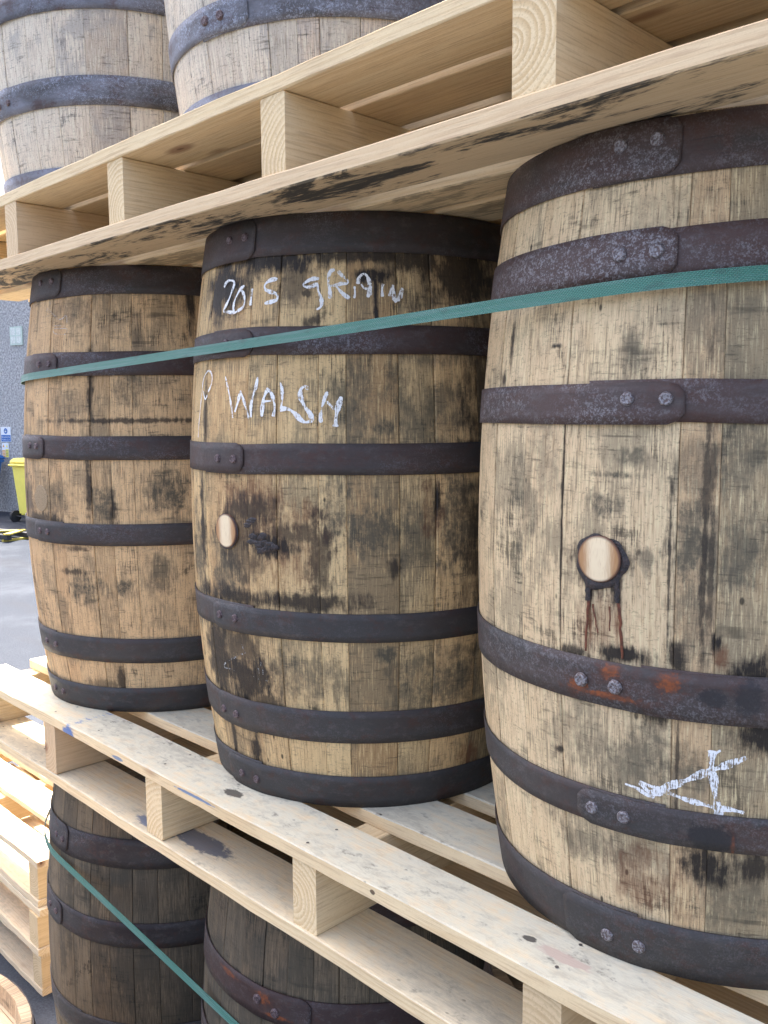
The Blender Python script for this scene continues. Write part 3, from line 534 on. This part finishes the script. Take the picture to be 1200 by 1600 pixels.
BL3 = [('g', -0.40, 0.245, 0.05, 0.03, 0.7), ('g', -0.47, 0.13, 0.05, 0.02, 0.6), ('g', -0.32, 0.11, 0.04, 0.03, 0.6), ('k', -0.352, 0.50, 0.003, 0.13, 0.7), ('g', -0.49, 0.25, 0.03, 0.03, 0.5), ('g', -0.36, 0.55, 0.025, 0.03, 0.6), ('k', -0.503, 0.50, 0.0015, 0.12, 0.8), ('g', -0.53, 0.55, 0.02, 0.05, 0.5), ('g', -0.36, 0.70, 0.06, 0.025, 0.4), ('k', -0.372, 0.25, 0.0016, 0.06, 0.7), ('g', -0.4548, 0.506, 0.0144, 0.0132, 1), ('k', -0.4552, 0.448, 0.0255, 0.0255, 0.95), ('k', -0.4672, 0.414, 0.0045, 0.0134, 1), ('k', -0.437, 0.424, 0.0056, 0.0144, 1), ('r', -0.4661, 0.39, 0.0029, 0.0471, 1.2), ('r', -0.4337, 0.391, 0.0034, 0.046, 1.2), ('r', -0.4535, 0.385, 0.0263, 0.0501, 0.55), ('k', -0.434, 0.353, 0.0292, 0.0073, 1), ('k', -0.4824, 0.347, 0.0164, 0.0062, 0.9), ('k', -0.376, 0.359, 0.0085, 0.014, 0.9), ('k', -0.3473, 0.542, 0.003, 0.037, 0.55), ('k', -0.3458, 0.442, 0.0025, 0.0559, 0.55), ('g', -0.3611, 0.467, 0.0199, 0.0437, 0.9), ('g', -0.3208, 0.462, 0.0238, 0.0369, 0.8), ('k', -0.338, 0.377, 0.0052, 0.0081, 1), ('r', -0.3329, 0.364, 0.0069, 0.0125, 0.9), ('k', -0.2993, 0.347, 0.0196, 0.0137, 1), ('k', -0.2904, 0.282, 0.0201, 0.015, 1), ('k', -0.3935, 0.294, 0.0141, 0.0091, 0.9), ('k', -0.3375, 0.141, 0.0218, 0.0197, 1), ('k', -0.2917, 0.144, 0.0139, 0.0129, 0.9), ('r', -0.4032, 0.111, 0.0363, 0.0305, 0.7), ('k', -0.5224, 0.672, 0.0068, 0.0027, 1), ('k', -0.6083, 0.682, 0.0043, 0.0192, 0.9), ('k', -0.6232, 0.642, 0.0047, 0.009, 0.9), ('g', -0.4257, 0.556, 0.0145, 0.009, 0.8), ('g', -0.4418, 0.538, 0.0207, 0.0033, 1), ('g', -0.3271, 0.567, 0.0238, 0.0305, 0.7), ('g', -0.5609, 0.498, 0.0262, 0.0575, 0.6), ('g', -0.406, 0.451, 0.0064, 0.0128, 0.7), ('g', -0.4303, 0.236, 0.036, 0.0403, 0.5), ('g', -0.3681, 0.402, 0.0178, 0.0379, 0.6), ('k', -0.5072, 0.23, 0.0057, 0.0036, 0.9), ('g', -0.4271, 0.654, 0.0094, 0.0255, 0.6), ('g', -0.3285, 0.615, 0.0228, 0.0365, 0.4), ('g', -0.4031, 0.797, 0.0402, 0.0188, 0.4), ('k', -0.3841, 0.44, 0.0012, 0.0824, 0.8)]
HB3 = [('o', -0.4786, 0.312, 0.0114, 0.0069, 1), ('o', -0.4444, 0.307, 0.0321, 0.0027, 1), ('o', -0.4402, 0.334, 0.0084, 0.0067, 1), ('o', -0.3803, 0.331, 0.0111, 0.009, 1), ('o', -0.3407, 0.317, 0.013, 0.0089, 0.0), ('k', -0.3391, 0.321, 0.013, 0.0082, 0.9), ('k', -0.3372, 0.17, 0.024, 0.0143, 1), ('k', -0.307, 0.323, 0.0128, 0.0162, 0.8), ('o', -0.3153, 0.164, 0.0018, 0.010, 0.5)]
def resample(P, step):
    # catmull-rom through the stroke points, in metres (u, z)
    Q = [P[0]]+P+[P[-1]]; out = []
    for i in range(1, len(Q)-2):
        p0, p1, p2, p3 = Q[i-1:i+3]; L = math.dist(p1, p2); n = max(1, int(L/step))
        for k in range(n):
            t = k/n
            out.append(tuple(.5*((2*p1[j])+(-p0[j]+p2[j])*t+(2*p0[j]-5*p1[j]+4*p2[j]-p3[j])*t*t+(-p0[j]+3*p1[j]-3*p2[j]+p3[j])*t**3) for j in (0, 1)))
    out.append(tuple(P[-1])); return out
def chalk(parent, strokes, mat, rng, off=.0010, name='chalk_writing'):
    V = []; F = []; UV = []
    for hw, pts in strokes:
        P = [(R(a)*.3, z) for a, z in pts]; P = resample(P, .0016); b = len(V); n = len(P)
        for i, (u, z) in enumerate(P):
            a = P[max(0, i-1)]; c = P[min(n-1, i+1)]; dx, dz = c[0]-a[0], c[1]-a[1]; L = math.hypot(dx, dz) or 1
            w_ = hw*.00158*(.85+.3*math.sin(i*.35+len(pts)))*rng.uniform(.82, 1.12)
            if i in (0, n-1): w_ *= .55
            for s in (-1, 0, 1):
                uu, zz = u-dz/L*w_*s, z+dx/L*w_*s; r = prof(zz)+off; V.append((r*math.cos(uu/.3), r*math.sin(uu/.3), zz)); UV.append((uu, zz))
        for i in range(n-1):
            for k in (0, 1): F.append((b+i*3+k, b+i*3+k+1, b+i*3+k+4, b+i*3+k+3))
    return link(name, mesh(name, V, F, uv=UV), parent, mat)
def chalk_mat(name, cover, col=(.80, .84, .88)):
    m = NT(name); uv = m.n('UVMap').outputs[0]
    a = m.noise(m.vm('MULTIPLY', uv, (620, 70, 1)), 1, 5, .75); b_ = m.noise(m.vm('MULTIPLY', uv, (70, 110, 1)), 1, 4, .7)
    al = m.ramp(m.math('ADD', m.math('MULTIPLY', a, .6), m.math('MULTIPLY', b_, .4)), cover-.035, cover+.02, 1., 0.)
    m.setin(m.b.inputs['Alpha'], al); m.bump(a, .4, .001); return m.fin(col, .9)
CHALK = chalk_mat('chalk', .55, (.88, .87, .83)); PAINT = chalk_mat('white_paint', .53, (.86, .86, .84)); CHALKF = chalk_mat('chalk_faint', .47, (.55, .58, .58)); SCRIBE = chalk_mat('scribed_mark', .50, (.56, .50, .43)); 
RIV = NT('rivet_steel'); _g = RIV.n('TexCoord').outputs['Object']; _n = RIV.noise(_g, 420, 4, .7)
RIV.bump(_n, .8, .0015); RIV = RIV.fin(RIV.mix(RIV.ramp(_n, .42, .58), (.12, .09, .085), (.30, .29, .30)), .45, .5, .5)
RIVD = NT('rivet_rusty'); _g = RIVD.n('TexCoord').outputs['Object']; _n = RIVD.noise(_g, 420, 4, .7)
RIVD.bump(_n, .8, .0015); RIVD = RIVD.fin(RIVD.mix(RIVD.ramp(_n, .45, .62), (.085, .055, .055), (.22, .17, .17)), .55, .4, .5)
OAK1 = oak('oak_left_barrel', BL1, light=(.66, .445, .235), mid=(.38, .245, .125), grey=(.22, .17, .105), dirt=.6)
OAK2 = oak('oak_chalked_barrel', BL2, light=(.67, .475, .24), mid=(.34, .235, .12), grey=(.19, .155, .095), dirt=.62)
OAK3 = oak('oak_right_barrel', BL3, light=(.72, .545, .325), mid=(.40, .30, .17), grey=(.25, .205, .13), dirt=.75)
OAKU = oak('oak_upper_barrels', [], light=(.72, .62, .48), mid=(.50, .44, .35), grey=(.36, .34, .31), dirt=.35)  # upper wood paled and greyed: lens glare put into its colour
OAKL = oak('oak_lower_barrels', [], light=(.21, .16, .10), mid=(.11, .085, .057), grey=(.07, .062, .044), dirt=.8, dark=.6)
HOOP = hoop_mat('hoop_iron'); HOOP3 = hoop_mat('hoop_iron_right', HB3, speck=.8, base=(.078, .047, .040), steel=(.130, .124, .126)); HOOPU = hoop_mat('hoop_iron_upper', base=(.20, .205, .235), speck=.8, steel=(.19, .21, .25)); HOOPL = hoop_mat('hoop_iron_lower', base=(.032, .023, .022), speck=.1)  # upper hoops lightened to blue-grey, lens glare mixed into their base colour
G_M, G_U, G_L = 'barrels of the middle row', 'barrels of the upper row', 'barrels of the lower row'
rv = lambda a, b, z, r=.0062: [(a, z, r), (b, z-.0004, r)]
B1 = barrel((-.9565, .3334, 0), 0, [-131, -117, -104, -92.5, -81.4, -73.5, -60.2, -52, -43.5, -22, -6], [.3, .5, .4, .35, .45, .3, .6, .12, .22, .38, .8],
    [(.834, .889, 1, -76, .35, rv(-91, -82, .867)), (.678, .724, 1, -75.5, .1, rv(-87, -80, .704)), (.515, .561, 1, -83, .2, rv(-94, -88.2, .541)), (.347, .390, -1, -92.5, .55, rv(-88, -82.5, .369)), (.107, .158, -1, -104, .8, rv(-94, -86, .131)), (.001, .053, -1, -103, 1., rv(-95, -87, .026))],
    OAK1, HOOP, RIVD, 'left barrel of the middle row, with horizontal dark scuffs and no chalk writing', G_M, 21)
B2 = barrel((-.3123, .3429, 0), 0, [-128, -115, -101.5, -80, -69.8, -57, -49.2, -34.7, -24.2, -10], [.5, .35, .55, .4, .3, .1, .95, .5, .28, .7],
    [(.830, .889, 1, -79.6, .45, rv(-91.5, -84, .864)), (.686, .727, 1, -78, .05, rv(-89, -82.1, .708)), (.514, .559, 1, -80.6, .35, rv(-91.5, -84.3, .535)), (.267, .310, -1, -97.5, .8, rv(-93.6, -86.1, .289)), (.108, .159, -1, -100.5, .85, rv(-97.2, -90, .128)), (.001, .053, -1, -100, 1., rv(-91.8, -84.2, .024))],
    OAK2, HOOP, RIVD, 'middle barrel chalked 2015 GRAIN and P WALSH', G_M, 22)
B3 = barrel((.3252, .3544, 0), 0, [-134, -121, -107.7, -96.1, -72.2, -64.9, -48, -33], [.4, .25, .35, .3, .62, .85, .4],
    [(.832, .889, 1, -74.4, .25, rv(-87.2, -79.2, .868, .0070)), (.732, .781, 1, -74, -.25, rv(-85.4, -77.9, .758, .0074)), (.589, .631, 1, -71.4, .05, rv(-82.1, -74.9, .614, .0068)), (.295, .344, 1, -50, .62, rv(-90.3, -83.1, .319, .0072)), (.158, .198, -1, -92, .75, rv(-88.5, -81.3, .165+.012, .0068)), (.001, .062, -1, -98, .95, rv(-86.3, -78.6, .027, .0068))],
    OAK3, HOOP3, RIV, 'large right barrel with a bright bung and a white painted cross', G_M, 23)
rr_ = random.Random(5)
for ids in ((0,), (1, 2), (3,), (4,), (5,), (6, 7, 8), (9, 10, 11), (12,), (13, 14, 15, 16), (17, 18, 19), (20, 21, 22, 23), (24, 25, 26), (27, 28), (29, 30, 31)):
    chalk(B2, [CHALK2[k] for k in ids], CHALK, rr_, name='chalk_letter')
chalk(B2, CHALK2B, CHALKF, rr_, name='faint_chalk'); chalk(B3, [(w_*(1.0 if w_ > 2.2 else .9), p_) for w_, p_ in CHALK3], PAINT, rr_, name='white_mark'); chalk(B1, CHALK1, SCRIBE, rr_, name='scribed_mark')
# bungs
def bung_mesh(th, z, r, depth, n=28, dome=.0006, rz_=1.):
    a = R(th); R0 = prof(z); c = Vector((R0*math.cos(a), R0*math.sin(a), z)); nx = Vector((math.cos(a), math.sin(a), 0)); tx = Vector((-math.sin(a), math.cos(a), 0)); up = Vector((0, 0, 1)); V = []; F = []; UV = []
    for rr, h in ((1.0, -.004), (1.0, depth-.0008), (.955, depth), (.5, depth+dome), (.05, depth+dome)):
        for i in range(n):
            b = 2*math.pi*i/n; V.append(tuple(c+tx*rr*r*math.cos(b)+up*rr*r*rz_*math.sin(b)+nx*h)); UV.append((rr*math.cos(b), rr*math.sin(b)))
    for k in range(4):
        for i in range(n): F.append((k*n+i, k*n+(i+1) % n, (k+1)*n+(i+1) % n, (k+1)*n+i))
    F.append(tuple(4*n+i for i in range(n))); return mesh('bung', V, F, uv=UV)
m = NT('bung_wood'); uv = m.n('UVMap').outputs[0]; s = m.xyz(uv)
e = m.math('ADD', s[0], m.math('MULTIPLY', m.math('SUBTRACT', m.noise(m.vm('MULTIPLY', uv, (9, 1.2, 1)), 1, 4, .6), .5), .5))
c = m.mix(m.ramp(m.math('ABSOLUTE', e), .25, .8), (.82, .66, .42), (.42, .22, .09)); c = m.mix(m.math('MULTIPLY', m.ramp(m.noise(m.vm('MULTIPLY', uv, (26, 2, 1)), 1, 3), .55, .7), .5), c, (.5, .3, .14))
edge = m.vm('LENGTH', uv, out=1); c = m.mix(m.ramp(edge, .86, 1.), c, (.13, .06, .035)); BUNG = m.fin(c, .7)
TAR = NT('tar'); _n = TAR.noise(TAR.n('TexCoord').outputs['Object'], 260, 4, .7); TAR.bump(_n, 1., .002); TAR = TAR.fin(TAR.mix(TAR.ramp(_n, .4, .7), (.012, .010, .011), (.05, .03, .026)), .38)
RESIN = flat('red_resin', (.13, .036, .014), .4, var=.4, scale=200)
link('bung', bung_mesh(-89.1, .4235, .0262, .0022), B2, BUNG); link('bung', bung_mesh(-86.9, .4505, .0243, .0032), B3, BUNG)
WORN = oak('oak_bung_worn', [('k', 0, 0, .001, .001, .1)], light=(.40, .29, .17), mid=(.22, .16, .10), dirt=1.)
def ring_mesh(th, z, r0, r1, h, rng, n=72, squash=1.):
    """lumpy tar bead round a bung"""
    a = R(th); V = []; F = []
    for i in range(n):
        b = 2*math.pi*i/n; lump = .62+.22*math.sin(b*3+1)+.16*math.sin(b*7+2)-.30*math.sin(b)+.25*math.cos(b)*(math.cos(b) > 0)+rng.uniform(-.05, .05)
        for j, f in enumerate((0, .3, .7, 1)):
            rr = r0+(r1-r0)*f*(lump if f else 1)
            uu = rr*math.cos(b); zz = z+rr*math.sin(b)*squash; RR = prof(zz)+(h*lump if j in (1, 2) else .0008 if j == 3 else .0014)
            aa = a+uu/RR; V.append((RR*math.cos(aa), RR*math.sin(aa), zz))
    for i in range(n):
        k = (i+1) % n
        for j in range(3): F.append((i*4+j, i*4+j+1, k*4+j+1, k*4+j))
    return mesh('tar_ring', V, F, smooth=True)
link('tar_ring', ring_mesh(-86.9, .4498, .0240, .0315, .0020, rr_), B3, TAR); link('tar_ring', ring_mesh(-89.1, .4235, .0258, .0285, .0016, rr_), B2, TAR)
def drip_mesh(path, rng, name='tar_drip'):
    V = []; F = []
    for i, (th, z, hw) in enumerate(path):
        u = R(th)*.3+rng.uniform(-.0004, .0004)
        for j, (f, h) in enumerate(((-1, .0004), (-.5, .0016), (.5, .0016), (1, .0004))):
            RR = prof(z)+h*min(1.2, hw/.002); uu = (u+f*hw*rng.uniform(.75, 1.2))/.3; V.append((RR*math.cos(uu), RR*math.sin(uu), z))
    for i in range(len(path)-1):
        for j in range(3): F.append((i*4+j, i*4+j+1, i*4+j+5, i*4+j+4))
    return mesh(name, V, F, smooth=True)
def run(th, z0, z1, w0, w1, n, dth=0.): return [(th+dth*i/n+rr_.uniform(-.12, .12), z0+(z1-z0)*i/n, w0+(w1-w0)*i/n) for i in range(n+1)]
for pth in (run(-89.4, .428, .405, .0042, .0028, 7), run(-89.3, .405, .350, .0017, .0012, 11, -.5), run(-83.2, .43, .407, .0036, .0026, 7, .2), run(-82.7, .407, .349, .0018, .0013, 11, .9), run(-88.3, .402, .372, .0010, .0007, 7, 1.2), run(-84.6, .402, .376, .0009, .0007, 6)):
    link('tar_drip', drip_mesh(pth, rr_), B3, TAR if pth[0][2] > .003 else RESIN)
# lumpy sealing pitch smeared right of the chalked barrel's bung
def pitch(parent, pts, rng):
    V = []; F = []
    for (th, z, ru, rz2, h) in pts:
        n = 14; b0 = len(V); a = R(th)
        lum = [rng.uniform(.7, 1.25) for _ in range(n)]
        for k, f in enumerate((1., .75, .4)):
            for i in range(n):
                b = 2*math.pi*i/n; uu = ru*f*lum[i]*math.cos(b); zz = z+rz2*f*lum[i]*math.sin(b); RR = prof(zz)+(-.0004, h*.7, h)[k]*rng.uniform(.7, 1.2)+.0003
                V.append((RR*math.cos(a+uu/RR), RR*math.sin(a+uu/RR), zz))
        for k in range(2):
            for i in range(n): F.append((b0+k*n+i, b0+k*n+(i+1) % n, b0+(k+1)*n+(i+1) % n, b0+(k+1)*n+i))
        F.append(tuple(b0+2*n+i for i in range(n)))
    return link('sealing_pitch', mesh('sealing_pitch', V, F, smooth=True), parent, TAR)
pitch(B2, [(-76+rr_.uniform(-6, 6), .408+rr_.uniform(-.012, .012), rr_.uniform(.004, .012), rr_.uniform(.003, .007), rr_.uniform(.0005, .0012)) for _ in range(12)]+[(-79+rr_.uniform(-5, 5), .440+rr_.uniform(-.006, .006), rr_.uniform(.006, .012), .003, .0007) for _ in range(4)]+[(-70.5, .405, .008, .006, .0028)], rr_)
# worn round plug at the left edge of the left barrel
pl = link('bung', bung_mesh(-87.5, .435, .0270, .0009), B1, WORN); pl.data.attributes.new('tone', 'FLOAT', 'POINT')
# ---- upper and lower layers, with unseen rear rows added to block light
HS = lambda d=1, k=0.: [(.834, .889, d, -80, .4+k, rv(-92, -84, .866)), (.684, .728, d, -82, .3+k, rv(-93, -86, .706)), (.52, .563, d, -84, .4+k, rv(-95, -88, .541)), (.325, .368, -d, -88, .5+k, rv(-84, -77, .347)), (.165, .212, -d, -90, .6+k, rv(-86, -79, .188)), (.001, .055, -d, -90, .7+k, rv(-86, -79, .028))]
HU1 = HS(); HU1[4] = (.171, .225, -1, -104, .3, rv(-92, -84.5, .197)); HU1[3] = (.345, .39, -1, -100, .3, rv(-93, -86, .37)); HU1[5] = (.001, .060, -1, -110, .1, rv(-104, -96, .03))
HU2 = HS(); HU2[4] = (.124, .166, 1, -70, .15, rv(-86.5, -80, .147, .0068)); HU2[5] = (.001, .048, 1, -60, .1, rv(-76, -70, .02))
U1 = barrel((-1.07, .34, 1.0353), 0, [-98, -85.5, -71.3, -59, -46.5, -30.8, -18.1, -4], [.25, .15, .1, .3, 1.0, .2, .6, .5], HU1, OAKU, HOOPU, RIVD, 'left barrel of the upper row, with pale blue-grey hoops, at the top left', G_U, 31)
U2 = barrel((-.362, .34, 1.0353), 0, [-112, -99, -88.1, -75, -64.5, -55.6, -49, -37.1, -22], [.3, .2, .35, .15, .7, .5, .6, .4, .5], HU2, OAKU, HOOPU, RIVD, 'second barrel of the upper row, overlapping the first, two rivets on its visible hoop', G_U, 32)
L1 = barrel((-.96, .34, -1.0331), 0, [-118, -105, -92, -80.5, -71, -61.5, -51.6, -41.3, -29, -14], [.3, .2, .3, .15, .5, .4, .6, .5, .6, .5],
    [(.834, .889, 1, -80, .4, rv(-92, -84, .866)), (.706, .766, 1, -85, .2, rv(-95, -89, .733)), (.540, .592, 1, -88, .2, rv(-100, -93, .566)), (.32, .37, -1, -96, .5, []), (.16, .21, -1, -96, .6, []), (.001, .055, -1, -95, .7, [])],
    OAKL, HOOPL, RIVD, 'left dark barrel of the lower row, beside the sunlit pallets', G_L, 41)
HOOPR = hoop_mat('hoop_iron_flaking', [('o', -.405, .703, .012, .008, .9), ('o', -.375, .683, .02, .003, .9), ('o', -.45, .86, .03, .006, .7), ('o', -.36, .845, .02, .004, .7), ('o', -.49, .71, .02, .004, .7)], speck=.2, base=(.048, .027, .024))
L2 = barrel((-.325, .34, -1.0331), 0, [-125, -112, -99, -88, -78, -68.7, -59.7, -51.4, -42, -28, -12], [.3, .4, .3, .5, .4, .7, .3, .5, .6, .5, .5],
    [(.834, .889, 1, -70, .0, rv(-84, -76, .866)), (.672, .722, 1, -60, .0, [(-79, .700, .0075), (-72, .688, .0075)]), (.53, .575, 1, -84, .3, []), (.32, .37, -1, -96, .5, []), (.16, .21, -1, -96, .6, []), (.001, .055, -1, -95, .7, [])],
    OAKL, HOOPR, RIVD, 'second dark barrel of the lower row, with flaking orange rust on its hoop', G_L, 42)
def dup(src, loc, rz, label, group):
    c = copy_tree(src); c.location = loc; c.rotation_euler = (0, 0, rz); c['label'] = label; c['group'] = group; return c
dup(U1, (.30, .345, 1.0353), 1.9, 'third barrel of the upper row, above the large right barrel', G_U)
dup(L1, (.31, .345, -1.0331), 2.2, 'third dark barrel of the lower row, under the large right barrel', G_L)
for x, nm in ((-.95, 'left'), (-.31, 'middle'), (.33, 'right')):  # unseen barrels added behind the front ones to stop light leaking through
    dup(U2, (x-.05, .95, 1.0353), 2.5+x*3, f'{nm} unseen rear barrel on the upper pallet, added to block light', G_U)
    dup(U1, (x, .96, 0), 1.2+x*2, f'{nm} unseen rear barrel on the middle pallet, added to block light', G_M)
    dup(L1, (x, .95, -1.0331), 3+x*2, f'{nm} dark unseen rear barrel on the lowest pallet, added to block light', G_L)
# ---- straps round the stack
def strap(zf, rad, cs, wd, mat, label, th=.0012):
    """polyester band pulled tight round the corner barrels (convex hull of circles)"""
    pts = []
    (xa, ya), (xb, yb), (xc, yc), (xd, yd) = cs       # front left, front right, rear right, rear left
    def arc(x, y, a0, a1, n=16): return [(x+rad*math.cos(R(a0+(a1-a0)*i/n)), y+rad*math.sin(R(a0+(a1-a0)*i/n))) for i in range(n+1)]
    def lerp(a, b, n=24): return [(a[0]+(b[0]-a[0])*i/n, a[1]+(b[1]-a[1])*i/n) for i in range(1, n)]
    A = arc(xa, ya, 180, 270); B = arc(xb, yb, 271.5, 360); C = arc(xc, yc, 0, 90); D = arc(xd, yd, 90, 180)
    loop = A+lerp(A[-1], B[0])+B+lerp(B[-1], C[0])+C+lerp(C[-1], D[0])+D+lerp(D[-1], A[0])
    V = []; F = []; n = len(loop); UV = []; L = 0
    for i, (x, y) in enumerate(loop):
        p, q = loop[i-1], loop[(i+1) % n]; dx, dy = q[0]-p[0], q[1]-p[1]; l = math.hypot(dx, dy); nx, ny = dy/l, -dx/l; z = zf(x, y); L += math.dist((x, y), p)
        tw = .0015
        for o, dz in ((0, -wd/2), (th, -wd/2), (th+.0003, 0), (th, wd/2), (0, wd/2)):
            V.append((x+nx*(o+(tw if dz < 0 else 0)), y+ny*(o+(tw if dz < 0 else 0)), z+dz)); UV.append((L, dz))
    for i in range(n):
        j = (i+1) % n
        for k in range(5): F.append((i*5+k, i*5+(k+1) % 5, j*5+(k+1) % 5, j*5+k))
    o = link('strap', mesh('strap', V, F, uv=UV, mat=mat)); return tag(o, label, 'strap', 'green straps round the barrels')
m = NT('green_polyester'); uv = m.n('UVMap').outputs[0]; s = m.xyz(uv)
rb_ = m.math('SINE', m.math('MULTIPLY', m.math('ADD', s[0], s[1]), 6283/3.4)); wv = m.math('SINE', m.math('MULTIPLY', m.math('SUBTRACT', s[0], s[1]), 6283/3.4))
c = m.mix(m.ramp(m.math('MULTIPLY', rb_, wv), -1, 1), (.035, .15, .11), (.08, .26, .19)); c = m.mix(m.math('MULTIPLY', m.ramp(m.noise(m.vm('MULTIPLY', uv, (8, 260, 1)), 1, 5), .45, .7), .45), c, (.17, .28, .25))
c = m.mix(m.math('MULTIPLY', m.ramp(m.noise(m.vm('MULTIPLY', uv, (30, 90, 1)), 1, 5), .56, .7), .4), c, (.05, .09, .075))
m.bump(m.math('ADD', m.math('MULTIPLY', rb_, .5), m.math('MULTIPLY', wv, .5)), .6, .0010); GREEN = m.fin(c, .42, 0, .5)
strap(lambda x, y: .7130+.033*x+.01*max(0, y-.4), prof(.71)+.0092, [(-.9565, .3334), (.3252, .3544), (.33, .96), (-.95, .96)], .0142, GREEN, 'green strap pulled across the front of the three middle-row barrels')
strap(lambda x, y: (-.338-.09*(x+1.0) if x < .0 else -.428)-.02*max(0, y-.4), prof(.69)+.0092, [(-.96, .34), (.31, .345), (.33, .95), (-.95, .95)], .0138, GREEN, 'green strap slanting across the dark lower barrels')
# ---- barrel standing on the yard at the lower left corner, seen from above
HG = .775
def hh(z0, z1, tone): return (z0*HG/BH, z1*HG/BH, 1, 60, tone, [])
OAKG = oak('oak_yard_barrel', [], light=(.60, .47, .31), mid=(.47, .35, .22), dirt=.3)
GB = barrel((-.672, -.44, GZ), 0, [-100, -84, -70, -55, -40, -24, -8, 9, 24, 41, 55, 70], [], [hh(.836, .888, .7), hh(.69, .73, .5), hh(.53, .57, .5), hh(.32, .36, .5), hh(.16, .2, .5), hh(.001, .055, .7)], OAKG, HOOP, RIVD,
    'upright barrel on the asphalt, its lid and rim in the lower left corner', 'barrel standing on the yard', 51, H=HG, chime=True)
del GB['group']
HEADW = pine('head_boards', light=(.60, .46, .30), late=(.47, .33, .2))
rad = prof(HG-.035, HG)-.0215; y = -rad; rngh = random.Random(3)
while y < rad-.01:
    y2 = min(rad, y+rngh.uniform(.07, .1)); ya, yb = y+.0006, y2-.0006; V = []; n = 10
    e1 = [(math.sqrt(max(0, rad*rad-(ya+(yb-ya)*i/n)**2)), ya+(yb-ya)*i/n) for i in range(n+1)]
    ring = e1+[(-x, yy) for x, yy in reversed(e1)]
    V = [(x, yy, 0) for x, yy in ring]+[(x, yy, -.02) for x, yy in ring]; k = len(ring)
    o = link('head_board', mesh('head_board', V, [tuple(range(k)), tuple(range(2*k-1, k-1, -1))]+[(i, k+i, k+(i+1) % k, (i+1) % k) for i in range(k)]), GB, HEADW); o.location = (0, 0, HG-.035)
    y = y2
